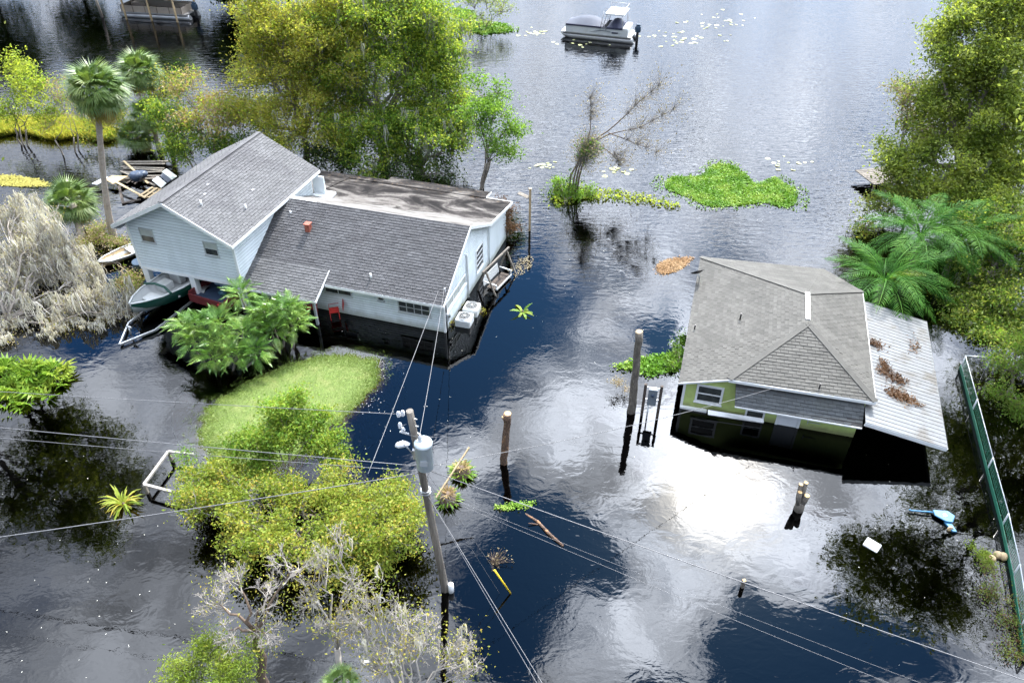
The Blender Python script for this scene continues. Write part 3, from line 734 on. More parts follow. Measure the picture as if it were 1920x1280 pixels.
# ------------------------------------------------------------------ vegetation
M['bark_grey'] = basic('bark_grey', (0.20, 0.175, 0.15), 0.95, var=0.3, scale=6, bump=0.5, bscale=25)
M['bark_brown'] = basic('bark_brown', (0.12, 0.085, 0.06), 0.95, var=0.3, scale=6, bump=0.5, bscale=25)
M['bark_pale'] = basic('bark_pale', (0.35, 0.32, 0.285), 0.95, var=0.25, scale=6)
M['twig_grey'] = basic('twig_grey', (0.26, 0.24, 0.22), 0.95, var=0.25, scale=3)
M['twig_tan'] = basic('twig_tan', (0.36, 0.27, 0.17), 0.95, var=0.25, scale=3)
M['moss'] = leafmat('spanish_moss', [(0.36, 0.34, 0.32), (0.58, 0.56, 0.53), (0.76, 0.74, 0.71)], 0.25, 0.95, 0.6, 0.1, nmix=0.3)
M['moss_grey'] = leafmat('spanish_moss_grey', [(0.16, 0.17, 0.14), (0.25, 0.27, 0.22), (0.34, 0.35, 0.30)], 0.25, 0.95, 0.6, 0.1)
LM = {}
LM['olive'] = leafmat('leaf_olive', [(0.118, 0.153, 0.026), (0.26, 0.277, 0.05), (0.413, 0.378, 0.083), (0.295, 0.336, 0.059)], 0.60)
LM['lime'] = leafmat('leaf_lime', [(0.1, 0.177, 0.026), (0.212, 0.313, 0.042), (0.389, 0.448, 0.071), (0.295, 0.384, 0.059)], 0.60)
LM['green'] = leafmat('leaf_green', [(0.055, 0.125, 0.025), (0.115, 0.215, 0.036), (0.19, 0.3, 0.055)], 0.60)
LM['fresh'] = leafmat('leaf_fresh', [(0.085, 0.165, 0.025), (0.16, 0.3, 0.042), (0.26, 0.41, 0.07)], 0.55)
LM['dark'] = leafmat('leaf_dark', [(0.014, 0.034, 0.01), (0.036, 0.066, 0.014), (0.066, 0.102, 0.024)], 0.38)
LM['oak'] = leafmat('leaf_oak', [(0.077, 0.118, 0.031), (0.171, 0.236, 0.053), (0.283, 0.348, 0.083), (0.342, 0.366, 0.118)], 0.60)
LM['yellow'] = leafmat('leaf_yellow', [(0.085, 0.14, 0.02), (0.23, 0.26, 0.042), (0.39, 0.36, 0.065), (0.43, 0.29, 0.055)], 0.45, nscale=1.6, nmix=0.6)
LM['chartreuse'] = leafmat('leaf_chartreuse', [(0.1, 0.165, 0.02), (0.21, 0.285, 0.036), (0.33, 0.375, 0.065)], 0.45)
LM['rust'] = leafmat('leaf_rust', [(0.17, 0.16, 0.06), (0.32, 0.24, 0.10), (0.42, 0.31, 0.16), (0.24, 0.23, 0.08)], 0.42)
LM['dead'] = leafmat('leaf_dead', [(0.054, 0.027, 0.012), (0.108, 0.054, 0.024), (0.168, 0.096, 0.048)], 0.2)
LM['tan'] = leafmat('leaf_tan', [(0.20, 0.16, 0.09), (0.33, 0.27, 0.15), (0.40, 0.34, 0.20)], 0.3)
LM['palm'] = leafmat('palm_leaf', [(0.06, 0.12, 0.03), (0.13, 0.21, 0.05), (0.26, 0.32, 0.10)], 0.35, 0.4, spec=0.5)
LM['palm_old'] = leafmat('palm_leaf_old', [(0.246, 0.217, 0.043), (0.377, 0.29, 0.072), (0.435, 0.304, 0.145)], 0.33, 0.6)
LM['queen'] = leafmat('queen_palm_leaf', [(0.02, 0.08, 0.012), (0.045, 0.14, 0.018), (0.10, 0.22, 0.03)], 0.3, 0.6, spec=0.1)
LM['phil'] = leafmat('split_leaf', [(0.04, 0.11, 0.016), (0.10, 0.21, 0.03), (0.23, 0.33, 0.065)], 0.22, 0.36, spec=0.4)
LM['lady'] = leafmat('lady_palm_leaf', [(0.087, 0.189, 0.017), (0.174, 0.29, 0.029), (0.319, 0.362, 0.051)], 0.38, 0.4)
LM['hyacinth'] = leafmat('hyacinth_leaf', [(0.06, 0.16, 0.012), (0.14, 0.28, 0.03), (0.30, 0.40, 0.08)], 0.3, 0.5, nscale=0.9)
LM['pad'] = leafmat('lily_leaf', [(0.21, 0.231, 0.084), (0.294, 0.308, 0.154), (0.35, 0.35, 0.224)], 0.1, 0.4)

def unit(v): return v / (np.linalg.norm(v, axis=-1, keepdims=True) + 1e-9)
def leaf_quads(cen, size, r, up=0.6, aspect=0.5, spread=None):
    """one folded diamond per leaf at cen (N,3); size (scalar)"""
    n = len(cen)
    nrm = unit(r.normal(0, 1, (n, 3)) + np.array([0, 0, up * 1.6]))
    ax = r.normal(0, 1, (n, 3)); ax -= nrm * (ax * nrm).sum(1, keepdims=True); ax = unit(ax); sd = np.cross(nrm, ax)
    L = (size * r.uniform(0.45, 1.5, n))[:, None]
    a = cen - ax * L * 0.5; b = cen + ax * L * 0.5
    m1 = cen + sd * L * aspect * 0.5 + nrm * L * 0.10; m2 = cen - sd * L * aspect * 0.5 + nrm * L * 0.10
    V = np.stack([a, m1, b, m2], 1).reshape(-1, 3)
    return V, np.arange(4 * n).reshape(-1, 4)
def sticks(p0, p1, r0, r1):
    """straight three-sided twigs"""
    n = len(p0); d_ = unit(p1 - p0); ref = np.where(np.abs(d_[:, 2:3]) < 0.9, np.array([[0, 0, 1.0]]), np.array([[1.0, 0, 0]]))
    a = unit(np.cross(d_, ref)); b = np.cross(d_, a); V = []
    r0 = np.broadcast_to(np.asarray(r0, float).reshape(-1, 1), (n, 1)); r1 = np.broadcast_to(np.asarray(r1, float).reshape(-1, 1), (n, 1))
    for pp, rr_ in ((p0, r0), (p1, r1)):
        for k in range(3):
            th_ = 2 * np.pi * k / 3; V.append(pp + (a * math.cos(th_) + b * math.sin(th_)) * rr_)
    V = np.stack(V, 1).reshape(-1, 3); o = np.arange(n)[:, None] * 6
    Fq = np.concatenate([o + np.array([[k, (k + 1) % 3, 3 + (k + 1) % 3, 3 + k]]) for k in range(3)], 0)
    return V, Fq
def moss_strands(start, length, width, r, levels=4):
    n = len(start); a = r.uniform(0, np.pi * 2, n); sd = np.stack([np.cos(a), np.sin(a), np.zeros(n)], 1)
    L = np.asarray(length).reshape(-1, 1) * r.uniform(0.4, 1.4, (n, 1)); W = np.asarray(width).reshape(-1, 1) * r.uniform(0.6, 1.4, (n, 1))
    V = []; p = start.copy()
    for k in range(levels + 1):
        t = k / levels; wd = W * (1 - t) ** 0.7 * (0.6 + 0.8 * r.uniform(0, 1, (n, 1))) + 0.004
        V += [p - sd * wd, p + sd * wd]
        p = p + np.array([0, 0, -1.0]) * L / levels + np.stack([r.normal(0, 1, n), r.normal(0, 1, n), np.zeros(n)], 1) * (L * 0.07)
    V = np.stack(V, 1).reshape(-1, 3); m = 2 * (levels + 1); o = np.arange(n)[:, None] * m
    Fq = np.concatenate([o + np.array([[2 * k, 2 * k + 1, 2 * k + 3, 2 * k + 2]]) for k in range(levels)], 0)
    return V, Fq
def join(parts):
    V = []; Fq = []; b = 0
    for v, f in parts:
        V.append(v); Fq.append(f + b); b += len(v)
    return np.concatenate(V), np.concatenate(Fq)
def curve_pts(a, b, sag, n, r, wob=0.05):
    a = np.array(a, float); b = np.array(b, float); L = np.linalg.norm(b - a); out = []
    for i in range(n + 1):
        t = i / n; p = a + (b - a) * t + np.array(sag) * 4 * t * (1 - t) + r.normal(0, wob * L, 3) * t * (1 - t) * 2
        out.append(Vector(p))
    return out

def tree(name, label, cat, base, blobs, leaf, dens=700, size=0.16, seed=0, trunk_r=0.16, bark='bark_grey', twig='bark_brown', moss=0, moss_len=0.9,
         moss_mat='moss_grey', clump=0.42, group=None, fork=0.35, twig_r=0.012, leaf2=None, up=0.6, stems=1, lean=None, aspect=0.5, shell=0.55, moss_w=0.028, crown_name='crown', bushy=1.0):
    """a tree of branches, twigs and single leaves; blobs are (px, py, Y, radius px) foliage masses at their own distance"""
    r = np.random.default_rng(seed); base = Vector(base)
    if size > 0.11: size *= 1.0; dens *= 3.4
    else: size *= 1.0; dens *= 4.4
    root = thing(name, label, cat, base, 0, group)
    bl = []
    for (px, py, Y, rp) in blobs:
        c = at(px, py, Y); bl.append((np.array(c - base), px2m(rp, c)))
    cen = sum(b[0] * b[1] for b in bl) / sum(b[1] for b in bl)
    mb = MB(); ctop = cen.copy(); f0 = np.array([cen[0] * fork, cen[1] * fork, max(cen[2] * fork, 0.2)])
    if lean is not None: f0 = f0 + np.array(lean)
    for s_ in range(stems):
        off = np.array([r.normal(0, .18), r.normal(0, .18), 0]) if stems > 1 else np.zeros(3)
        fk = f0 + off * 3
        tp = curve_pts((off[0], off[1], -1.2), fk, (0, 0, 0), 6, r, 0.04)
        mb.tube(tp, [trunk_r * (1.25 - 0.45 * i / 6) for i in range(7)], 8)
        for i, (c, rad) in enumerate(bl):
            if i % stems != s_: continue
            n_ = 5; pts = curve_pts(fk, c, (0, 0, rad * 0.12), n_, r, 0.10)
            r0 = trunk_r * 0.62 * min(1.0, 0.5 + rad / 3)
            mb.tube(pts, [r0 * (1 - 0.75 * k / n_) for k in range(n_ + 1)], 6)
    mb.build('trunk', M[bark], root)
    TW0, TW1, TR0, TR1, LV, MS, LV2 = [], [], [], [], [], [], []
    for (c, rad) in bl:
        vol = rad ** 2
        n1 = max(4, int((vol * 1.5 + 3) * bushy))
        d1 = unit(unit(r.normal(0, 1, (n1, 3))) + unit(c - f0)[None] * 0.45); o1 = c + (f0 - c) * r.uniform(0, .35, (n1, 1))
        e1 = c + d1 * rad * r.uniform(.45, 1.12, (n1, 1)) * np.array([1, 1, .9]); tips = []
        def grow(o_, e_, jit, rr0, rr1):
            m1 = o_ + (e_ - o_) * .34 + r.normal(0, jit, o_.shape); m2 = o_ + (e_ - o_) * .68 + r.normal(0, jit, o_.shape)
            k_ = [rr0 + (rr1 - rr0) * q for q in (0, .34, .68, 1)]
            for (aa, bb, ra_, rb_) in ((o_, m1, k_[0], k_[1]), (m1, m2, k_[1], k_[2]), (m2, e_, k_[2], k_[3])):
                TW0.append(aa); TW1.append(bb); TR0.append(np.full(len(aa), ra_)); TR1.append(np.full(len(aa), rb_))
            return m1, m2
        m1, m2 = grow(o1, e1, .07 * rad, twig_r * 2.4, twig_r * .9); tips.append(e1)
        k2 = 4 if bushy == 1 else 6; j = np.repeat(np.arange(n1), k2); t_ = r.uniform(.3, 1, (len(j), 1)); o2 = np.where(t_ < .65, m1[j] + (m2[j] - m1[j]) * (t_ - .3) / .35, m2[j] + (e1[j] - m2[j]) * (t_ - .65) / .35)
        d2 = unit(unit(e1 - o1)[j] * .7 + r.normal(0, .6, (len(j), 3)) + np.array([0, 0, .18])); e2 = o2 + d2 * rad * r.uniform(.25, .6, (len(j), 1))
        m1, m2 = grow(o2, e2, .03 * rad, twig_r * 1.1, twig_r * .5); tips.append(e2)
        k3 = 4 if bushy == 1 else 7; j = np.repeat(np.arange(len(e2)), k3); t_ = r.uniform(.2, 1, (len(j), 1)); o3 = m1[j] + (e2[j] - m1[j]) * t_
        e3 = o3 + unit(unit(e2 - o2)[j] * .7 + r.normal(0, .6, (len(j), 3)) + np.array([0, 0, .2])) * rad * r.uniform(.10, .32, (len(j), 1))
        TW0.append(o3); TW1.append(e3); TR0.append(np.full(len(j), twig_r * .55)); TR1.append(np.full(len(j), twig_r * .25))
        cc = np.concatenate(tips); cc[:, 2] = np.maximum(cc[:, 2], 0.12); nc = len(cc)
        nl = int(dens * vol / nc) + 1; j = np.repeat(np.arange(nc), nl)
        keep = r.uniform(0.05, 1.5, nc)[j] > r.uniform(0, 1, len(j)); j = j[keep]
        lp = cc[j] + r.normal(0, clump, (len(j), 3)) * np.array([1, 1, 0.6]); lp[:, 2] = np.maximum(lp[:, 2], 0.03)
        if leaf2:
            sel = r.uniform(0, 1, len(lp)) < (0.25 if isinstance(leaf2, str) else leaf2[1]); LV2.append(lp[sel]); lp = lp[~sel]
        LV.append(lp)
        if moss:
            nm = max(1, int(moss * vol / 10)); j = np.repeat(r.integers(0, nc, nm), 10); an = np.repeat(r.normal(0, clump * 0.7, (nm, 3)), 10, 0); MS.append(cc[j] + an + r.normal(0, .06, (len(j), 3)))
    p0 = np.concatenate(TW0); p1 = np.concatenate(TW1)
    V, Fq = sticks(p0, p1, np.concatenate(TR0), np.concatenate(TR1)); link('twigs', np_mesh('twigs', V, Fq, M[twig]), root, kind='stuff')
    lv = np.concatenate(LV)
    if len(lv): V, Fq = leaf_quads(lv, size, r, up, aspect); link(crown_name, np_mesh('crown', V, Fq, LM[leaf]), root, kind='stuff')
    if leaf2 and sum(map(len, LV2)):
        V, Fq = leaf_quads(np.concatenate(LV2), size, r, up, aspect); link('turning_leaves', np_mesh('turning_leaves', V, Fq, LM[leaf2 if isinstance(leaf2, str) else leaf2[0]]), root, kind='stuff')
    if moss:
        ms = np.concatenate(MS); ms[:, 2] = np.maximum(ms[:, 2], 0.3)
        ln = np.minimum(np.full(len(ms), moss_len), ms[:, 2] * 0.9)
        V, Fq = moss_strands(ms, ln, moss_w, r); link('hanging_moss', np_mesh('hanging_moss', V, Fq, M[moss_mat]), root, kind='stuff')
    return root

# --- trees behind the white house
G_BACK = 'trees behind the white house'
tree('cypress_tree', 'tall olive-orange cypress at the left of the wood behind the white house', 'tree', (-12.6, 44.5, 0),
     [(575, 30, 47, 80), (520, 30, 47, 66), (520, 70, 46, 62), (610, 60, 46.5, 70), (520, 240, 43.5, 50), (495, 130, 45, 58), (590, 115, 46, 80), (545, 190, 45, 70), (600, 215, 44.5, 66), (470, 215, 43.5, 46), (540, 262, 43, 48)],
     'olive', 760, 0.135, 11, 0.2, twig='twig_grey', twig_r=.016, leaf2=('lime', 0.3), moss=14, moss_len=0.7, group=G_BACK)
tree('oak_tree', 'broad yellow-green tree hung with grey moss, tallest behind the white house', 'tree', (-8.2, 44.6, 0),
     [(690, 20, 48, 84), (765, 30, 48, 78), (815, 60, 47.5, 54), (825, 150, 46.6, 50), (835, 205, 45.6, 46), (730, 70, 47.5, 80), (630, 80, 47, 70), (800, 100, 47, 58), (680, 110, 47, 80), (755, 130, 46.5, 72), (700, 195, 46, 72), (790, 190, 46, 60), (640, 160, 46, 60), (650, 255, 44.5, 58)],
     'lime', 680, 0.15, 12, 0.26, twig='twig_grey', twig_r=.016, leaf2=('green', 0.35), moss=42, moss_len=1.2, group=G_BACK)
tree('oak_tree', 'dark green mossy tree close behind the low flat roof', 'tree', (-5.2, 43.2, 0),
     [(720, 255, 44.5, 62), (790, 245, 44.5, 58), (830, 285, 43.5, 44), (760, 292, 43.5, 50), (850, 240, 44.5, 34), (700, 300, 43, 44)],
     'green', 600, 0.16, 13, 0.18, leaf2=('lime', 0.45), moss=55, moss_len=1.0, group=G_BACK)
tree('maple_tree', 'leafy green sapling on thin trunks beside the flat roof', 'tree', P(890, 352),
     [(900, 172, 42.4, 36), (930, 205, 42.4, 38), (890, 222, 42.2, 30), (950, 240, 42, 28), (915, 262, 42, 30), (945, 285, 41.8, 22)],
     'fresh', 560, 0.15, 14, 0.075, stems=3, clump=0.33, fork=0.45)
tree('shrub', 'rusty half-bare shrub left of the olive cypress', 'shrub', (-17.6, 42.4, 0),
     [(352, 175, 44, 40), (392, 195, 44, 40), (410, 245, 43, 40), (440, 215, 44, 34), (365, 235, 43, 36)], 'rust', 420, 0.14, 15, 0.1, twig='twig_grey', leaf2=('lime', 0.4), clump=0.36, group=G_BACK)
tree('shrub', 'green leafy shrub behind the tall roof by the palmettos', 'shrub', (-18.6, 41.2, 0),
     [(300, 215, 43.5, 30), (320, 265, 42.5, 38), (360, 285, 42, 34), (400, 290, 42, 30), (335, 235, 43, 32), (440, 285, 42.5, 30), (480, 275, 42.5, 34)], 'green', 640, 0.14, 16, 0.09, leaf2=('lime', 0.4), clump=0.34, group=G_BACK)
tree('shrub', 'low dark bush under the trees behind the flat roof', 'shrub', (-6.6, 42.6, 0),
     [(600, 300, 43, 34), (650, 305, 43, 30), (840, 325, 42.5, 22), (760, 318, 42.6, 30)], 'dark', 700, 0.14, 17, 0.07, clump=0.34, group=G_BACK)
tree('shrub', 'brown withered bush at the corner of the white house', 'shrub', P(948, 425),
     [(952, 395, 36.6, 20), (958, 415, 36.3, 20), (948, 430, 36, 16)], 'dead', 800, 0.10, 18, 0.03, clump=0.2)
# --- trees along the far bank (their mirror image darkens the far water)
G_FAR = 'trees along the far bank'
for k, (x, y, hgt, rad, lf, lab) in enumerate(((-23.5, 86.0, 9.0, 4.2, 'dark', 'dark tree on the far bank right of the covered boat'),
        (-31.0, 89.5, 10.5, 4.6, 'dark', 'dark tree on the far bank behind the covered boat'), (-39.0, 90.5, 11.0, 4.8, 'green', 'green tree on the far bank left of the covered boat'),
        (-47.0, 90.0, 10.0, 4.8, 'dark', 'dark tree on the far bank second from the left edge'), (-16.5, 90.0, 9.0, 4.4, 'olive', 'olive tree on the far bank behind the cypress'),
        (-55.5, 88.0, 10.0, 4.8, 'dark', 'dark tree on the far bank at the left edge'), (-63.0, 84.0, 10.0, 4.6, 'green', 'green tree on the far bank beyond the left edge'), (-27.0, 80.5, 5.0, 2.3, 'dark', 'low dark tree at the water beside the covered boat'))):
    rr_ = np.random.default_rng(100 + k); root = thing('bank_tree', lab, 'tree', (x, y, 0), 0, G_FAR)
    MB().tube([(0, 0, -1), (.1, 0, hgt * .4), (0, 0, hgt * .8)], [.25, .18, .08], 8).build('trunk', M['bark_brown'], root)
    cc = np.array([0, 0, hgt * .62]) + unit(rr_.normal(0, 1, (90, 3))) * rad * (rr_.uniform(0, 1, (90, 1)) ** .5) * np.array([1, 1, .95]); cc[:, 2] = np.maximum(cc[:, 2], .6)
    j = np.repeat(np.arange(90), 150); lp = cc[j] + rr_.normal(0, .6, (len(j), 3)); V, Fq = leaf_quads(lp, .36, rr_); link('crown', np_mesh('crown', V, Fq, LM[lf]), root, kind='stuff')
    V, Fq = sticks(np.repeat(np.array([[0, 0, hgt * .5]]), 90, 0), cc, .05, .015); link('limbs', np_mesh('limbs', V, Fq, M['bark_brown']), root, kind='stuff')
# --- right-hand bank
G_RIGHT = 'trees on the bank behind the cottage'
tree('oak_tree', 'big spreading live oak on the bank above the palms', 'tree', (24.5, 37.0, 0),
     [(1875, 50, 42, 82), (1815, 85, 42, 66), (1905, 10, 42, 60), (1850, 120, 41, 60), (1700, 290, 39, 40), (1770, 335, 37.5, 50), (1760, 235, 40.5, 50), (1725, 335, 38, 44), (1850, 305, 38, 60), (1905, 200, 39, 60), (1760, 190, 41, 44), (1900, 130, 41, 70), (1765, 140, 41, 46), (1835, 165, 40.5, 66), (1790, 215, 40, 54), (1880, 235, 39, 66), (1735, 300, 38.5, 46), (1815, 290, 38, 58), (1890, 330, 37, 60), (1840, 365, 36, 48)],
     'oak', 820, 0.16, 21, 0.34, leaf2=('lime', 0.2), moss=5, group=G_RIGHT, fork=0.45, bark='bark_grey')
tree('tree', 'thin grey-tan tree losing its leaves beside the live oak', 'tree', (22.2, 40.5, 0),
     [(1690, 165, 42.5, 40), (1725, 195, 42, 40), (1690, 220, 42, 42), (1715, 255, 41.5, 40), (1745, 245, 41, 36)], 'tan', 260, 0.12, 22, 0.1, twig='twig_tan', bark='bark_pale', twig_r=0.016, leaf2=('oak', 0.4), group=G_RIGHT, clump=0.36)
tree('shrub', 'olive bush overhanging the little dock', 'shrub', (21.2, 36.6, 0),
     [(1640, 395, 37.5, 34), (1690, 380, 37.5, 36), (1620, 430, 36.5, 22), (1735, 370, 37, 34), (1690, 345, 38.5, 30), (1780, 395, 36, 36)], 'oak', 640, 0.13, 23, 0.08, leaf2=('yellow', 0.15), clump=0.34, group=G_RIGHT)
tree('shrub', 'leafy thicket filling the bank between the live oak and the palms', 'shrub', (25.0, 34.5, 0), [(1800, 400, 35.5, 40), (1850, 400, 35, 44), (1900, 400, 34.5, 46), (1760, 370, 36.5, 36), (1880, 360, 36, 44), (1830, 440, 34, 36), (1780, 350, 37.5, 36)], 'oak', 620, .14, 30, .1, leaf2=('lime', .3), clump=.34, group=G_RIGHT)
tree('oak_tree', 'twisted mossy oak right of the metal roof', 'tree', (22.6, 29.5, 0),
     [(1870, 430, 33, 50), (1910, 470, 32, 50), (1870, 480, 32, 50), (1900, 530, 30.5, 50), (1840, 500, 31, 40), (1890, 580, 29, 44), (1830, 650, 27.6, 30), (1905, 420, 33.5, 56), (1850, 455, 32.5, 50), (1810, 530, 30.5, 36), (1870, 560, 29.6, 46), (1900, 640, 27.4, 40), (1845, 545, 30, 36), (1800, 575, 29.5, 30), (1850, 610, 28.5, 36), (1900, 610, 28, 40), (1790, 630, 28.5, 24)], 'oak', 700, 0.13, 24, 0.2, leaf2=('green', 0.4), moss=16, moss_len=.6, group=G_RIGHT, twig='twig_grey', clump=0.34)
tree('shrub', 'bright feathery bush at the right edge beyond the fence', 'shrub', (20.3, 23.6, 0),
     [(1900, 690, 23.6, 42), (1885, 740, 23, 36), (1910, 775, 22.4, 38), (1915, 640, 24.5, 34)], 'oak', 900, 0.10, 25, 0.08, leaf2=('fresh', 0.5), clump=0.26, group=G_RIGHT)
tree('oak_tree', 'tall oak at the right edge standing over the fence', 'tree', (24.0, 22.0, 0),
     [(2080, 250, 24, 150), (2150, 420, 25, 150), (2040, 120, 25, 130), (2120, 560, 23, 110), (2200, 300, 22, 140)], 'oak', 330, 0.2, 26, 0.35, group=G_RIGHT, clump=0.5)
tree('oak_tree', 'high oak crown beyond the right edge above the feathery bush', 'tree', (26.5, 29.5, 0), [(2140, 280, 30, 130), (2200, 420, 29, 120), (2110, 130, 31, 110), (2120, 400, 29, 80), (2100, 520, 28, 70)], 'oak', 330, .2, 29, .3, group=G_RIGHT, clump=.5)
tree('shrub', 'weedy bush of small yellowing leaves along the foot of the fence', 'shrub', P(1870, 1140),
     [(1862, 1075, 14.6, 30), (1870, 1130, 13.9, 34), (1885, 1185, 13.2, 36), (1905, 1240, 12.6, 44), (1880, 1265, 12.3, 36)], 'oak', 1100, 0.055, 27, 0.03, leaf2=('dead', 0.35), clump=0.16, twig_r=0.006, fork=.2)
tree('shrub', 'small lime-green plant floating against the fence', 'shrub', P(1838, 1052), [(1830, 1042, 15.6, 18), (1845, 1055, 15.3, 18)], 'chartreuse', 1800, 0.07, 28, 0.015, clump=0.1, twig_r=0.005, fork=.2)
# --- left bank
G_LEFT = 'young trees along the marsh'
tree('willow_tree', 'young yellow-green tree at the left edge of the marsh', 'tree', P(40, 275), [(20, 140, 49, 42), (50, 175, 48.5, 36), (15, 200, 48, 36), (85, 205, 48, 30)], 'lime', 380, 0.15, 31, 0.06, stems=3, group=G_LEFT, clump=.36)
tree('shrub', 'olive bush thicket on the marsh between the young trees and the palms', 'shrub', P(235, 262), [(215, 215, 48, 26), (235, 235, 47, 28), (175, 240, 48, 24), (300, 170, 47, 26), (325, 150, 47.5, 24)], 'olive', 520, .13, 37, .06, leaf2=('green', .4), clump=.34, group=G_LEFT)
tree('willow_tree', 'thin leaning tree of sparse rusty leaves beside the tall palm', 'tree', P(130, 290), [(105, 170, 48, 26), (120, 200, 47.6, 26), (150, 195, 47.5, 26), (100, 225, 47.5, 24)], 'rust', 260, 0.13, 32, 0.05, stems=3, group=G_LEFT, leaf2=('lime', .5), clump=.34, twig='twig_grey')
tree('oak_tree', 'tall oak at the left edge behind the mossy dead tree', 'tree', (-26.5, 29.0, 0), [(-150, 60, 30, 70), (-120, 200, 30, 70), (-190, 160, 29, 80), (-170, 330, 28.5, 70), (-120, 330, 29, 50)], 'oak', 420, .20, 35, .25, clump=.5)
tree('oak_tree', 'sparse tall tree at the left edge above the fingered palms', 'tree', (-24.0, 23.5, 0), [(-190, 330, 25, 80), (-240, 430, 24, 80), (-160, 450, 25, 60), (-230, 240, 25, 80)], 'oak', 420, .20, 36, .2, clump=.5)
# --- the moss-draped dead tree
tree('dead_tree', 'bare tree smothered in pale trailing moss at the left edge', 'tree', (-23.5, 27.0, 0),
     [(20, 400, 33.8, 50), (75, 430, 33.3, 46), (20, 470, 32, 50), (115, 470, 32.6, 40), (75, 510, 31.4, 50), (150, 520, 31, 44), (20, 560, 29.8, 54), (100, 585, 29, 52), (170, 575, 29.3, 44), (222, 560, 29.6, 36), (30, 640, 27.8, 50), (110, 645, 27.8, 42), (190, 620, 28.2, 34), (245, 585, 29, 26)],
     'tan', 160, 0.07, 33, 0.13, bark='bark_grey', twig='bark_pale', moss=450, moss_len=1.15, moss_mat='moss', twig_r=0.012, leaf2=('olive', .3), moss_w=0.020, clump=.26, bushy=1.9)
tree('shrub', 'thicket of tan and yellow stems round the foot of the tall palm', 'shrub', P(205, 462), [(185, 440, 35.5, 26), (220, 455, 35, 22), (165, 470, 34.6, 22), (245, 540, 31.5, 22), (262, 575, 30.6, 16), (235, 520, 32, 20)], 'tan', 900, 0.1, 34, 0.03, leaf2=('chartreuse', .35), clump=.24, fork=.2, twig='twig_tan')
# --- the yellow shrubs in the foreground
tree('shrub', 'rounded green bush at the top of the foreground thicket', 'shrub', P(540, 950),
     [(500, 790, 19.6, 44), (545, 765, 19.8, 38), (470, 830, 18.9, 40), (550, 830, 19, 52), (610, 840, 19, 44), (500, 870, 18.4, 40), (590, 795, 19.4, 34)], 'chartreuse', 1500, 0.105, 41, 0.07, leaf2=('fresh', .45), clump=.2, twig_r=.008)
rt = np.random.default_rng(421); TP = np.array([(318, 890), (400, 856), (450, 850), (520, 868), (600, 866), (690, 882), (750, 915), (792, 950), (780, 1000), (725, 1050), (660, 1075), (600, 1060), (520, 1030), (430, 1015), (345, 960), (318, 925)], float)
tb = [(x, y, P(x, min(y + 50 + rt.uniform(-14, 10), 1085)).y, rt.uniform(27, 40)) for x, y in scatter_in(TP.mean(0) + (TP - TP.mean(0)) * .95, 46, rt)]
tree('shrub', 'wide yellow-leaved thicket in front of the utility pole', 'shrub', P(600, 1060), tb, 'yellow', 1000, 0.095, 42, 0.07, leaf2=('chartreuse', .62), clump=.2, twig_r=.007, stems=4, twig='twig_grey', fork=.25)
tree('shrub', 'fine pale green sprig by the wooden frame', 'shrub', P(345, 905), [(348, 862, 19, 20), (352, 885, 18.6, 22)], 'fresh', 900, .07, 43, .02, clump=.14, twig_r=.005, fork=.2)
# --- bare mossy tree in the near foreground
G_NEAR = 'bare branches in the near foreground'
tree('dead_tree', 'bare grey tree with a dark trunk at the bottom left', 'tree', (-6.9, 10.9, 0),
     [(410, 1130, 12.0, 44), (445, 1085, 12.3, 42), (500, 1120, 12.0, 44), (430, 1180, 11.5, 44), (500, 1190, 11.4, 40), (550, 1060, 12.4, 40)],
     'yellow', 110, .07, 51, .13, bark='bark_brown', twig='bark_pale', twig_r=.0095, clump=.26, fork=.7, group=G_NEAR, bushy=1.9)
tree('dead_tree', 'pale forked branches with a few yellow leaves below the thicket', 'tree', (-4.6, 10.6, 0),
     [(600, 1060, 12.5, 46), (640, 1020, 12.8, 34), (590, 1120, 11.9, 46), (650, 1100, 12.1, 44), (620, 1180, 11.4, 44)],
     'yellow', 210, .07, 52, .10, bark='bark_pale', twig='bark_pale', twig_r=.0095, clump=.26, fork=.5, moss=40, moss_len=.5, moss_mat='moss', moss_w=.02, group=G_NEAR, bushy=1.9)
tree('dead_tree', 'tangle of pale mossy twigs at the bottom centre', 'tree', (-2.6, 9.6, 0),
     [(700, 1140, 11.7, 48), (750, 1170, 11.4, 48), (690, 1210, 11.0, 46), (770, 1230, 10.8, 46), (840, 1230, 10.8, 44), (720, 1260, 10.5, 46), (800, 1180, 11.2, 36), (870, 1215, 11.0, 34), (880, 1260, 10.6, 36), (660, 1150, 11.6, 40)],
     'yellow', 170, .07, 53, .09, bark='bark_pale', twig='bark_pale', twig_r=.0095, clump=.26, fork=.4, moss=90, moss_len=.45, moss_mat='moss', moss_w=.02, group=G_NEAR, bushy=1.9)
tree('shrub', 'bright yellow-green feathery bush at the bottom edge', 'shrub', (-6.6, 10.2, 0),
     [(400, 1230, 11.0, 40), (350, 1262, 10.7, 34), (450, 1240, 10.9, 40), (420, 1285, 10.4, 44), (330, 1290, 10.3, 30)], 'chartreuse', 2300, .085, 54, .05, clump=.18, twig_r=.007, aspect=.3)
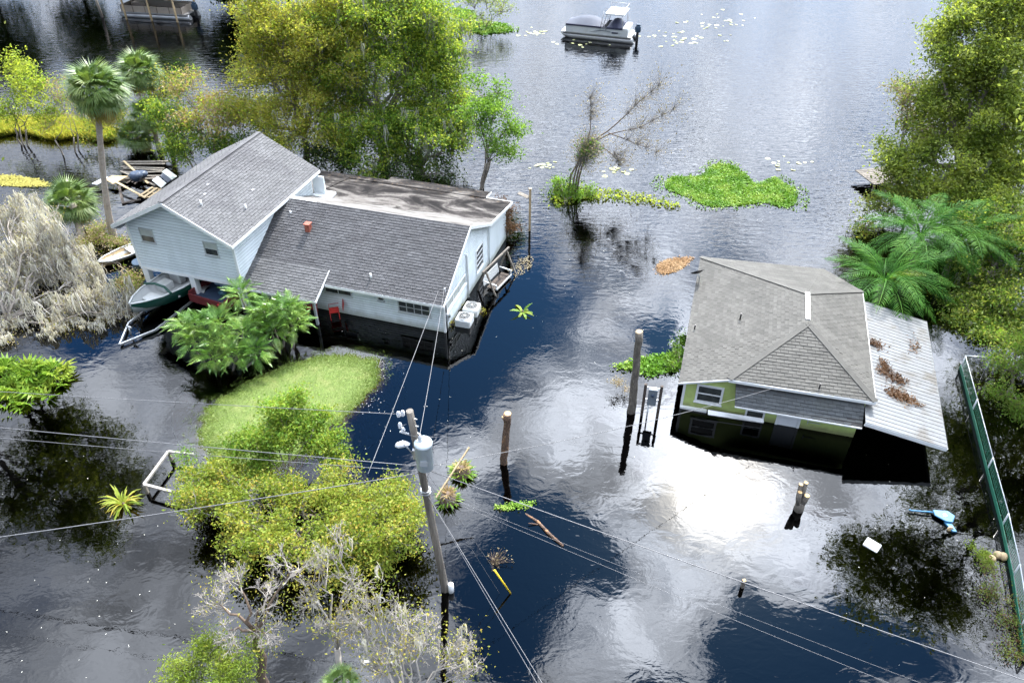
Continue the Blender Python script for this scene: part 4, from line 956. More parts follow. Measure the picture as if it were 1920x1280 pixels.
# ------------------------------------------------------------------ palms and big-leaved plants, frond by frond
def fan_leaf(n=26, R=1.0, droop=0.35, seed=0, mat='palm', spread=2.5, wid=0.075, stalk=0.8):
    """palmetto leaf: stalk along +x, pleated fan of blades; about 4 triangles a blade"""
    r = random.Random(seed); mb = MB()
    mb.poly([(0, -.018, 0), (stalk, -.012, .02), (stalk, .012, .02), (0, .018, 0)])
    for i in range(n):
        a = -spread / 2 + spread * i / (n - 1); L = R * (0.72 + 0.28 * math.cos(a * 0.7)) * r.uniform(.9, 1.08); c, s_ = math.cos(a), math.sin(a)
        sx, sy = -s_ * wid, c * wid; fold = .05 + .12 * abs(math.sin(a))
        m = (stalk + c * L * .55, s_ * L * .55, .03 - abs(a) * .05); t = (stalk + c * L, s_ * L, -droop * L * r.uniform(.5, 1.2) - abs(a) * .06)
        mb.poly([(stalk, 0, .02), (m[0] + sx, m[1] + sy, m[2] - .02), (m[0], m[1], m[2] + .02)])
        mb.poly([(stalk, 0, .02), (m[0], m[1], m[2] + .02), (m[0] - sx, m[1] - sy, m[2] - .02)])
        mb.poly([(m[0] - sx, m[1] - sy, m[2] - .02), (m[0], m[1], m[2] + .02), (m[0] + sx, m[1] + sy, m[2] - .02), t])
    return mb.mesh('frond', LM[mat])
FAN = [fan_leaf(26, 1.0, .34, k, wid=.034, spread=2.9, stalk=.62) for k in range(3)]; FAN_OLD = [fan_leaf(22, .9, .65, 9 + k, 'palm_old', wid=.03) for k in range(2)]
def sabal(label, base, top, crown, nf, seed, group=None, trunk=True, tr_=0.17, old=7):
    r = random.Random(seed); base = Vector(base); top = Vector(top)
    root = thing('palm_tree', label, 'palm tree', base, 0, group); T = top - base
    if trunk:
        n = 12; pts = [Vector((0, 0, -1.2))] + [Vector((T.x * (i / n) ** 1.3, T.y * (i / n) ** 1.3, T.z * i / n)) for i in range(n + 1)]
        MB().tube(pts, [tr_ * 1.25] + [tr_ * (1.2 - .35 * min(1, i / 4) + .06 * math.sin(i * 2.1)) for i in range(n + 1)], 10).build('trunk', M['palm_bark'], root)
    if trunk: MB().lathe([(.12, -.75), (.24, -.45), (.26, -.2), (.14, -.02), (.03, .05)], 10, (T.x, T.y, T.z)).build('boot_cluster', M['palm_boot'], root)
    for k in range(nf):
        el = math.asin(1 - 1.62 * (k + .5) / nf) if nf > 6 else r.uniform(0, 1); az = k * 2.39996 + r.uniform(-.2, .2)
        s_ = crown / 1.75 * r.uniform(.9, 1.1)
        o = link('frond', FAN[k % 3], root, T + Vector((0, 0, .05)), (r.uniform(-.3, .3), -el + r.uniform(-.08, .08), az), (s_, s_, s_))
    for k in range(old):
        az = k * 2.39996 + r.uniform(-.5, .5); s_ = crown / 1.75 * .85
        link('dry_frond', FAN_OLD[k % 2], root, T + Vector((0, 0, -.15)), (r.uniform(-.3, .3), r.uniform(.65, 1.15), az), (s_, s_, s_))
    return root
M['palm_bark'] = basic('palm_bark', (0.33, 0.29, 0.245), 0.95, var=0.25, scale=5, bump=0.6, bscale=18, stretch=(1, 1, 3), dirt=(0.19, 0.15, 0.12), dirt_amt=.6)
M['palm_boot'] = basic('palm_boot', (0.25, 0.19, 0.12), 0.95, var=0.3, scale=8)
G_SAB = 'fan palms beside the tall wing'
sabal('tall slender fan palm rising in front of the lumber heap', P(213, 446), at(182, 172, 36.2), 1.75, 44, 1, G_SAB, old=12)
sabal('fan palm crown just right of the tall palm, by the river', (-22.6, 48.5, 0), at(262, 138, 48.2), 1.7, 36, 2, G_SAB, old=8)
q3 = P(280, 215, 2.3); sabal('fan palm half hidden under the riverside palm', (q3.x, q3.y, 0), q3, 1.5, 26, 3, G_SAB, old=3)
q4 = P(256, 256, .9); sabal('low palmetto spreading left of the green shrub', (q4.x, q4.y, 0), q4, 1.5, 28, 4, G_SAB, old=2)
sabal('short bright palmetto standing in the water left of the tall palm', P(155, 448), at(136, 382, 37), 1.65, 30, 5, G_SAB, tr_=.2, old=2)
sabal('small palmetto among the bare branches at the bottom edge', (-2.75, 10.0, 0), at(640, 1285, 10.2), .62, 16, 6, None, trunk=False, old=0)

def pinnate(L=3.0, n=34, leaf=.62, droop=.9, seed=0, mat='queen'):
    """feather frond along +x that arches down"""
    r = random.Random(seed); mb = MB(); pt = lambda t: Vector((L * (t - .10 * t * t), 0, L * (.34 * t - .62 * droop * t * t)))
    for i in range(8):
        a, b = pt(i / 8), pt((i + 1) / 8); w0, w1 = .035 * (1 - i / 8) + .006, .035 * (1 - (i + 1) / 8) + .006
        mb.poly([a + Vector((0, -w0, 0)), b + Vector((0, -w1, 0)), b + Vector((0, w1, 0)), a + Vector((0, w0, 0))])
    for i in range(n):
        t = .16 + .84 * i / n; p = pt(t); q = pt(min(1, t + .02)) - pt(t - .02); q.normalize()
        l = leaf * (math.sin(math.pi * min(1, .18 + t * .86)) ** .6) * r.uniform(.85, 1.1)
        for sd_ in (-1, 1):
            out = Vector((0, sd_, 0)) * .80 + q * .62 + Vector((0, 0, r.uniform(-.1, .28))); out.normalize()
            m = p + out * l * .55 + Vector((0, 0, -.02)); tip = p + out * l + Vector((0, 0, -.32 * l)); wv_ = q * .022
            mb.poly([p - wv_ * .5, m - wv_, tip, m + wv_])
    return mb.mesh('frond', LM[mat])
QF = [pinnate(2.9, 44, .66, 1.1 + .2 * k, k) for k in range(3)]; QY = pinnate(2.0, 34, .5, 1.3, 7, 'lady')
def queen(label, base, top, nf, s0, seed, extra=None):
    r = random.Random(seed); base = Vector(base); T = Vector(top) - base
    root = thing('palm_tree', label, 'palm tree', base, 0, 'feather palms behind the cottage')
    MB().tube([(0, 0, -1.5), T * .5, T], [.17, .15, .12], 10).build('trunk', M['palm_bark'], root)
    for k in range(nf):
        el = 1.15 - 1.35 * (k / nf); az = k * 2.39996 + r.uniform(-.25, .25); s_ = s0 * r.uniform(.9, 1.1)
        link('frond', QF[k % 3], root, T, (r.uniform(-.25, .25), -el * .8, az), (s_, s_, s_))
    for (az, el, s_) in extra or (): link('young_frond', QY, root, T + Vector((0, 0, .0)), (0, -el, az), (s_, s_, s_))
    return root
queen('glossy feather palm whose fronds lean over the cottage roof', (16.9, 29.6, 0), at(1657, 528, 29.6), 22, 1.05, 1, ((-.4, .9, .9), (-.2, .3, .9)))
queen('dark feather palm behind the one leaning over the roof', (19.8, 32.4, 0), at(1725, 445, 32.6), 24, 1.1, 2)
queen('feather palm nearest the twisted oak', (21.4, 32.2, 0), at(1800, 450, 32.4), 22, 1.0, 3)

def split_leaf(seed=0, n=9, L=.50):
    r = random.Random(seed); mb = MB()
    mb.poly([(0, -.014, 0), (.42, -.010, .10), (.42, .010, .10), (0, .014, 0)])
    for i in range(n):
        t = i / (n - 1); x = .40 + L * t * .95
        z = .10 + .06 * math.sin(t * 3) - .20 * t * t; l = L * .56 * math.sin(math.pi * (.22 + .70 * t)) * r.uniform(.9, 1.12) + .04
        for sd_ in (-1, 1):
            out = Vector((.45 + .55 * t, sd_ * .9, -.25 - .15 * t)); out.normalize(); p = Vector((x, 0, z)); w_ = Vector((.046, 0, 0))
            m = p + out * l * .55 + Vector((0, 0, .03)); mb.poly([p - w_ * .6, m - w_ * .38, p + out * l, m + w_ * .38, p + w_ * .6])
    x = .40 + L * .95; mb.poly([(x, -.05, -.06), (x + .22, 0, -.16), (x, .05, -.06)])
    return mb.mesh('leaf', LM['phil'])
PH = [split_leaf(k) for k in range(3)]
def big_leaf_plant(name, label, cat, base, heads, meshes, seed, nleaf=22, s0=1.0, stem_mat='bark_grey', el_rng=(-.5, 1.1), group=None, stem_r=.05):
    """stems ending in rosettes of large leaves; heads are (px, py, Y)"""
    r = random.Random(seed); base = Vector(base); root = thing(name, label, cat, base, 0, group); rn = np.random.default_rng(seed)
    for (px, py, Y) in heads:
        t = at(px, py, Y) - base; foot = Vector((t.x * .35, t.y * .35, -1.0))
        MB().tube(curve_pts(foot, t, (0, 0, 0), 5, rn, .06), [stem_r * 1.3, stem_r * 1.2, stem_r * 1.1, stem_r, stem_r, stem_r * .7], 7).build('stem', M[stem_mat], root)
        for k in range(nleaf):
            el = el_rng[1] - (el_rng[1] - el_rng[0]) * ((k + .5) / nleaf); az = k * 2.39996 + r.uniform(-.3, .3); s_ = s0 * r.uniform(.75, 1.15)
            link('leaf', meshes[k % len(meshes)], root, t + Vector((0, 0, r.uniform(-.12, .06))), (r.uniform(-.35, .35), -el, az), (s_, s_, s_))
    return root
G_PH = 'split-leaf plants before the white house'
big_leaf_plant('split_leaf_plant', 'glossy split-leaf plant by the red trailer, left of the pair', 'plant', P(400, 690),
               [(375, 612, 26.0), (412, 606, 26.1), (365, 640, 25.4), (410, 640, 25.4), (455, 625, 25.8), (445, 665, 25.0), (480, 660, 25.2), (350, 615, 25.9), (400, 670, 24.9)], PH, 1, 26, .92, group=G_PH)
big_leaf_plant('split_leaf_plant', 'glossy split-leaf plant under the porch eave, right of the pair', 'plant', P(525, 655),
               [(452, 556, 27.4), (492, 592, 26.8), (528, 588, 26.9), (553, 608, 26.6), (510, 622, 26.3), (478, 612, 26.4), (545, 580, 27.1), (505, 585, 27.0)], PH, 2, 26, .92, group=G_PH)
LADY = [fan_leaf(9, .5, .3, 40 + k, 'lady', 3.0, .05, .35) for k in range(3)]
big_leaf_plant('lady_palm', 'dense clump of fingered palm leaves at the left edge below the mossy tree', 'plant', P(50, 790),
               [(20, 700, 24.6), (60, 705, 24.5), (105, 705, 24.6), (30, 735, 23.8), (80, 735, 23.9), (115, 730, 24.2), (15, 765, 23.0), (60, 765, 23.1), (95, 765, 23.2), (35, 790, 22.5), (-20, 740, 23.6)], LADY, 5, 26, 1.15, stem_r=.025, el_rng=(-.6, 1.2))
def strap_leaf(L=.55, w_=.03, seed=0, mat='chartreuse', droop=.6):
    mb = MB(); pts = [Vector((L * t, 0, L * (.7 * t - droop * t * t))) for t in (0, .35, .7, 1)]
    ws = [w_ * .7, w_, w_ * .8, .002]
    for i in range(3): mb.poly([pts[i] + Vector((0, -ws[i], 0)), pts[i + 1] + Vector((0, -ws[i + 1], 0)), pts[i + 1] + Vector((0, ws[i + 1], 0)), pts[i] + Vector((0, ws[i], 0))])
    return mb.mesh('leaf', LM[mat])
def rosette(name, label, loc, meshes, n, s0, seed, el=(.1, 1.3), group=None, cat='plant', rad=.08):
    r = random.Random(seed); root = thing(name, label, cat, loc, 0, group)
    MB().lathe([(rad * .8, -.25), (rad, -.05), (rad * .6, .06), (.01, .10)], 8).build('root_crown', M['bark_brown'], root)
    for k in range(n):
        az = k * 2.39996 + r.uniform(-.3, .3); e_ = el[0] + (el[1] - el[0]) * r.random(); s_ = s0 * r.uniform(.7, 1.2)
        link('leaf', meshes[k % len(meshes)], root, (rad * .7 * math.cos(az), rad * .7 * math.sin(az), .02), (r.uniform(-.3, .3), -e_ + .6, az), (s_, s_, s_))
    return root
ST = [strap_leaf(.62, .028, 0, 'chartreuse', .7), strap_leaf(.62, .028, 0, 'yellow', .8)]
rosette('spiky_plant', 'spiky yellow-green clump of strap leaves standing alone in the water', P(232, 945), ST, 60, 1.15, 3)
BN = [strap_leaf(.62, .075, 1, 'fresh', .55), strap_leaf(.6, .07, 1, 'chartreuse', .7)]
rosette('banana_plant', 'small banana plant poking out of the blue water by the swing', P(980, 585), BN, 9, .95, 4, (.2, 1.0))
SPK = [strap_leaf(.42, .03, 2, 'fresh', .5), strap_leaf(.42, .03, 2, 'lady', .6)]; PNK = leafmat('flower_leaf', [(.20, .12, .06), (.30, .22, .10), (.26, .27, .09)], .3); LM['flower'] = PNK
SPF = strap_leaf(.34, .03, 3, 'flower', .3)
for lab, (px, py), s_ in (('leafy pot-shaped clump with pinkish centre leaves behind the leaning stick', (866, 888), 1.25), ('leafy clump with reddish crown nearest the utility pole', (840, 938), 1.15)):
    p = P(px, py); o = rosette('bromeliad_clump', lab, p, SPK, 90, s_ * .8, px, (.3, 1.5), 'bromeliad clumps by the utility pole', rad=.22)
    MB().lathe([(.20, -.5), (.30, -.1), (.34, .12), (.18, .34), (.02, .42)], 12).build('mound', M['bark_brown'], o)
    r = random.Random(px)
    for k in range(40):
        az = k * 2.4; link('crown_leaf', SPF, o, (.16 * math.cos(az) * r.random(), .16 * math.sin(az) * r.random(), .36), (0, -.3 - r.random() * .9 + .6, az), (s_ * .6, s_ * .6, s_ * .6))

# ------------------------------------------------------------------ things that float or grow on the water
def mat_of_leaves(name, label, outline_px, n, size, leaf, hgt=.08, seed=0, up=.5, edge=.9, aspect=.7, core=None):
    r = np.random.default_rng(seed); poly = smooth_closed([tuple(P(x, y))[:2] for x, y in outline_px], 4)
    c = poly.mean(0); q_ = np.vstack([scatter_in(poly, n, r), scatter_in(c + (poly - c) * 1.22, n // 7, r)]); q_ = q_ + r.normal(0, .05, q_.shape); n = len(q_)
    z = np.abs(r.normal(0, hgt, n)) + .015
    V, Fq = leaf_quads(np.column_stack([q_, z]), size, r, up, aspect)
    o = link(name, np_mesh(name, V, Fq, LM[leaf])); tag(o, label, 'floating plants', kind='stuff'); return o
LM['speck'] = leafmat('drift_speck', [(.45, .44, .38), (.62, .62, .58)], .1, .6)
LM['orange'] = leafmat('leaf_orange', [(.17, .09, .04), (.28, .17, .08), (.36, .25, .14)], .1, .7)
LM['pollen'] = leafmat('leaf_pollen', [(.26, .24, .05), (.34, .30, .08)], .1, .8)
hy = [(1248, 345), (1262, 332), (1312, 330), (1340, 308), (1378, 312), (1405, 335), (1422, 345), (1450, 333), (1472, 345), (1492, 357), (1488, 385), (1462, 388), (1430, 380), (1385, 386), (1330, 387), (1296, 372), (1255, 358)]
mat_of_leaves('hyacinth_mat', 'bright green raft of floating plants in open water above the cottage', hy, 16000, .105, 'hyacinth', .03, 1, up=.9)
mat_of_leaves('leaf_raft', 'oval raft of orange dead leaves near the cottage roof', [(1232, 503), (1250, 488), (1290, 484), (1290, 492), (1272, 506), (1245, 514)], 2600, .075, 'orange', .01, 2, up=2)
mat_of_leaves('pollen_raft', 'yellow-green scum floating at the left edge', [(-20, 330), (40, 332), (88, 344), (60, 350), (-20, 345)], 2500, .12, 'pollen', .01, 3, up=4)
mat_of_leaves('floating_weed', 'pale floating weed round the tall stump by the cottage', [(1154, 690), (1180, 680), (1200, 672), (1230, 668), (1262, 664), (1278, 655), (1276, 690), (1240, 700), (1215, 706), (1190, 695)], 1600, .13, 'hyacinth', .07, 4, up=.8)
mat_of_leaves('floating_weed', 'thin bed of weed along the foot of the leaning tree', [(1042, 350), (1100, 352), (1180, 362), (1230, 372), (1270, 385), (1262, 392), (1180, 380), (1090, 376), (1044, 390)], 1100, .13, 'lime', .10, 5, up=.8)
mat_of_leaves('floating_weed', 'green weed bed under the spindly shrub at the top', [(868, 46), (905, 42), (955, 48), (958, 60), (900, 64), (875, 56)], 1500, .2, 'hyacinth', .05, 6, up=1)
mat_of_leaves('floating_weed', 'strip of weed bank at the top beside the far trees', [(850, 18), (880, 20), (895, 34), (860, 32)], 700, .2, 'fresh', .05, 7, up=1)
mat_of_leaves('floating_weed', 'tan scum drifting beside the submerged swing', [(960, 500), (990, 478), (1000, 490), (985, 510), (965, 520)], 260, .06, 'tan', .005, 8, up=4)
mat_of_leaves('floating_weed', 'sprig of pale weed lying along the floating log', [(925, 952), (950, 946), (994, 942), (994, 950), (960, 955)], 320, .08, 'hyacinth', .03, 9, up=1)
# marsh grass strip on the left
r = np.random.default_rng(77); poly = smooth_closed([tuple(P(x, y))[:2] for x, y in [(-30, 236), (60, 228), (140, 230), (215, 250), (200, 266), (150, 258), (100, 264), (40, 252), (-30, 258)]], 4)
q_ = scatter_in(poly, 12000, r); V, Fq = blades(np.column_stack([q_, np.zeros(len(q_))]), .6, .03, .7, r)
tag(link('marsh_grass', np_mesh('marsh_grass', V, Fq, LM['olive'])), 'bright marsh grass strip by the river at the left', 'grass', kind='stuff')
q_ = scatter_in(poly, 5000, r); V, Fq = leaf_quads(np.column_stack([q_, r.uniform(.05, .5, len(q_))]), .2, r)
tag(link('marsh_weeds', np_mesh('marsh_weeds', V, Fq, LM['lime'])), 'leafy weeds growing through the marsh grass', 'weeds', kind='stuff')
# lily pads
pad = MB(); pad.poly([(0, 0, .004)] + [(.15 * math.cos(a), .15 * math.sin(a), .006) for a in np.linspace(.25, 6.03, 11)]); padm = pad.mesh('leaf', LM['pad'])
def pads(label, cx, cy, sx, sy, n, seed, s0=1.0):
    r = random.Random(seed); c = P(cx, cy); root = thing('water_lily', label, 'water lily', c, 0, 'patches of lily pads')
    for k in range(n):
        p = P(cx + r.gauss(0, sx), cy + r.gauss(0, sy)) - c; s_ = s0 * r.uniform(.5, 1.3)
        link('leaf', padm, root, (p.x, p.y, .004 + .001 * (k % 5)), (r.uniform(-.12, .12), r.uniform(-.12, .12), r.uniform(0, 6)), (s_, s_, 1))
pads('scattered lily pads trailing right of the white pontoon boat', 1262, 70, 26, 8, 30, 1, 1.3)
pads('loose drift of lily pads in open water at the top, farthest right', 1350, 45, 28, 16, 36, 2, 1.2)
pads('lily pads in front of the white pontoon boat', 1090, 84, 28, 4, 9, 3, 1.1)
pads('few lily pads between the weed bed and the pontoon boat', 1000, 62, 14, 4, 16, 4, 1.4)
pads('lily pads by the tip of the green raft', 1470, 305, 26, 6, 12, 5)
pads('lily pads around the base of the leaning tree', 1155, 320, 14, 6, 14, 6)
pads('lily pads near the bird feeder post', 1020, 312, 16, 4, 12, 7)
# tiny leaves drifting on the water
r = np.random.default_rng(9); pp = []
for (x0, y0, x1, y1, n) in ((640, 560, 900, 900, 34), (0, 840, 330, 1280, 40), (1280, 300, 1640, 420, 30), (1560, 850, 1900, 1250, 30), (900, 450, 1250, 640, 18), (600, 690, 760, 860, 40), (660, 690, 730, 780, 80), (1000, 600, 1250, 900, 12)):
    for k in range(n):
        p = P(r.uniform(x0, x1), r.uniform(y0, y1)); pp.append((p.x, p.y, .008))
V, Fq = leaf_quads(np.array(pp), .04, r, 30); tag(link('drifting_leaves', np_mesh('drifting_leaves', V, Fq, LM['speck'])), 'pale specks of leaf litter drifting on the water', 'leaf litter', kind='stuff')
# leaf heaps on the metal roof
def roof_heap(label, blobs, seed):
    r = np.random.default_rng(seed); pts = []
    for (px, py, sx, sy, n) in blobs:
        for k in range(n):
            x, y = px + r.normal(0, sx), py + r.normal(0, sy) + 0
            y += (x - px) * .35
            lo_, hi_ = .6, 2.2
            for _ in range(25):
                md = (lo_ + hi_) / 2; l = loc2(x, y, md); t = (l.x - mF0.x - .45 * (l.y - mF0.y) / (mR1.y - mF0.y)) / (mF1.x - mF0.x); zr = 1.62 - .62 * t
                if md > zr: hi_ = md
                else: lo_ = md
            w_ = W2 @ Vector((l.x, l.y, zr)); pts.append((w_.x, w_.y, w_.z + .035 + abs(r.normal(0, .025))))
    V, Fq = leaf_quads(np.array(pts), .085, r, 1.2); tag(link('leaf_heap', np_mesh('leaf_heap', V, Fq, LM['dead'])), label, 'leaf litter', kind='stuff')
roof_heap('brown leaf heap on the metal roof, close against the shingles', [(1642, 646, 8, 4, 260)], 1)
roof_heap('long brown leaf heap in the middle of the metal roof', [(1660, 695, 8, 6, 380), (1683, 712, 9, 5, 330), (1655, 680, 5, 4, 120)], 2)
roof_heap('brown leaf heap nearest the low edge of the metal roof', [(1678, 738, 9, 5, 420), (1700, 748, 10, 5, 320), (1722, 760, 6, 2, 40)], 3)
roof_heap('thin scatter of brown leaves at the outer edge of the metal roof', [(1712, 650, 7, 8, 110)], 4)
# --- leaning bare willow
r = np.random.default_rng(4); wb = P(1068, 372); root = thing('willow_tree', 'leaning half-bare tree arching right over the open water', 'tree', wb)
def rel(px, py, Y): return tuple(at(px, py, Y) - wb)
mb = MB(); ends = []
def limb(pts, r0, r1, n=6):
    pts = [np.array(p) for p in pts]; out = []
    for i in range(len(pts) - 1):
        for k in range(3): out.append(Vector(pts[i] + (pts[i + 1] - pts[i]) * k / 3 + r.normal(0, .03, 3)))
    out.append(Vector(pts[-1])); mb.tube(out, list(np.linspace(r0, r1, len(out))), n); ends.extend([np.array(o) for o in out[len(out) // 2:]])
k0 = rel(1100, 275, 41.2)
for dx in (-6, 0, 6, 11): limb([(dx * .02, 0, -1), rel(1076 + dx, 330, 40.8), rel(1092 + dx * .6, 290, 41.1), k0], .06, .04)
limb([k0, rel(1140, 245, 41.6), rel(1190, 200, 42), rel(1235, 160, 42.3)], .05, .010); limb([k0, rel(1140, 252, 41.3), rel(1200, 240, 41.4), rel(1262, 205, 41.6)], .04, .008)
limb([k0, rel(1108, 225, 41.8), rel(1106, 185, 42)], .04, .01); limb([rel(1140, 250, 41.4), rel(1175, 262, 41), rel(1230, 285, 40.6)], .03, .008); limb([rel(1110, 262, 41.3), rel(1150, 290, 40.8), rel(1160, 310, 40.6)], .025, .008)
mb.build('trunk', M['bark_brown'], root)
e_ = np.array(ends); j = r.integers(0, len(e_), 2600); p0 = e_[j]; p1 = p0 + r.normal(0, .45, (2600, 3)) + np.array([.25, 0, .2]); V, Fq = sticks(p0, p1, .007, .003); link('twigs', np_mesh('twigs', V, Fq, M['twig_grey']), root, kind='stuff')
lp = p1[r.integers(0, 2600, 2600)] + r.normal(0, .22, (2600, 3)); V, Fq = leaf_quads(lp, .10, r); link('crown', np_mesh('crown', V, Fq, LM['tan']), root, kind='stuff')
c = np.array(rel(1104, 280, 41)); lp = np.concatenate([c + r.normal(0, .32, (500, 3)), np.array([.05, 0, .6]) + r.normal(0, 1, (500, 3)) * np.array([.3, .3, .5])]); V, Fq = leaf_quads(lp, .14, r); link('vine', np_mesh('vine', V, Fq, LM['green']), root, kind='stuff')
tree('shrub', 'bright leafy bush at the foot of the leaning tree', 'shrub', P(1055, 385), [(1052, 352, 41, 16), (1058, 372, 40.6, 16), (1085, 365, 40.6, 16), (1105, 362, 40.8, 14)], 'fresh', 900, .12, 61, .03, clump=.2, fork=.2)
tree('shrub', 'spindly shrub standing in weed at the top centre', 'shrub', P(910, 52), [(885, 8, 74, 22), (915, 5, 74, 26), (945, 22, 73.5, 22), (900, 30, 74, 20)], 'oak', 200, .16, 62, .06, clump=.4, fork=.2, twig='twig_grey', twig_r=.02, stems=3)
tree('shrub', 'small pale bush beside the tall stump', 'shrub', P(1168, 738), [(1160, 722, 23.6, 14), (1172, 730, 23.4, 9)], 'tan', 700, .06, 63, .01, clump=.12, fork=.2, twig_r=.006, twig='twig_tan')
tree('shrub', 'bushy weeds at the left wall of the cottage', 'shrub', P(1272, 690), [(1268, 672, 25.8, 14), (1274, 655, 26.6, 12), (1260, 684, 25.2, 12), (1278, 640, 27.2, 8)], 'green', 900, .1, 64, .02, clump=.18, fork=.2)
tree('shrub', 'ragged weeds growing against the two cooling units', 'shrub', P(850, 612), [(850, 606, 28.2, 6), (905, 585, 29.2, 5), (862, 575, 29.6, 5)], 'olive', 900, .07, 65, .01, clump=.1, fork=.2)
# ------------------------------------------------------------------ built and stray objects
M['wood_grey'] = basic('weathered_wood', (0.17, 0.15, 0.125), 0.9, var=0.5, scale=9, stretch=(1, 1, .12), bump=.9, bscale=30, bdist=.03, rnd=.15, dirt=(.07, .06, .05), dirt_amt=.7, dscale=2.5)
M['wood_tan'] = basic('tan_wood', (0.44, 0.33, 0.19), 0.85, var=0.25, scale=6, rnd=.15)
M['wood_cut'] = basic('cut_wood', (0.50, 0.33, 0.15), 0.85, var=0.2, scale=14)
M['wood_dark'] = basic('dark_wood', (0.07, 0.055, 0.045), 0.9, var=0.3, scale=5, rnd=.2)
M['white'] = basic('white_gelcoat', (0.56, 0.58, 0.58), 0.4, var=0.05, dirt=(.42, .42, .38), dirt_amt=.35)
M['hull_green'] = basic('green_hull', (0.012, 0.075, 0.055), 0.3, var=0.1)
M['navy'] = basic('navy_canvas', (0.018, 0.022, 0.05), 0.7, var=0.15)
M['canvas'] = basic('grey_canvas', (0.065, 0.075, 0.10), 0.8, var=0.12, scale=1.5)
M['alu'] = basic('aluminium', (0.42, 0.42, 0.42), 0.38, metal=.7, var=.1)
M['cowl'] = basic('outboard_cowl', (0.03, 0.06, 0.10), 0.3, var=.1)
M['red'] = basic('red_paint', (0.42, 0.025, 0.02), 0.45, var=.1)
M['dark_red'] = basic('dark_red_paint', (0.13, 0.02, 0.022), 0.5, var=.15)
M['bag_blue'] = basic('blue_bag', (0.20, 0.30, 0.40), 0.5, var=.15); M['bag_teal'] = basic('teal_bag', (0.03, 0.10, 0.14), 0.5, var=.15)
M['orange'] = basic('orange_paint', (0.62, 0.26, 0.03), 0.5, var=.1)
M['blue_plastic'] = basic('blue_plastic', (0.03, 0.15, 0.28), 0.4, var=.12)
M['green_mesh'] = basic('green_plastic', (0.008, 0.12, 0.07), 0.6, var=.15)
M['yellow'] = basic('yellow_plastic', (0.70, 0.50, 0.02), 0.5, var=.1)
M['cable'] = basic('cable', (0.15, 0.15, 0.155), 0.5, var=.1); M['porcelain'] = basic('porcelain', (0.62, 0.64, 0.66), 0.25, var=.05)
M['tan_vinyl'] = basic('tan_vinyl', (0.38, 0.32, 0.26), 0.6, var=.1)
M['tarp'] = basic('tarp', (0.03, 0.05, 0.09), 0.5, var=.2)
def rotz_from(a, b): d_ = Vector(b) - Vector(a); return math.atan2(d_.y, d_.x)

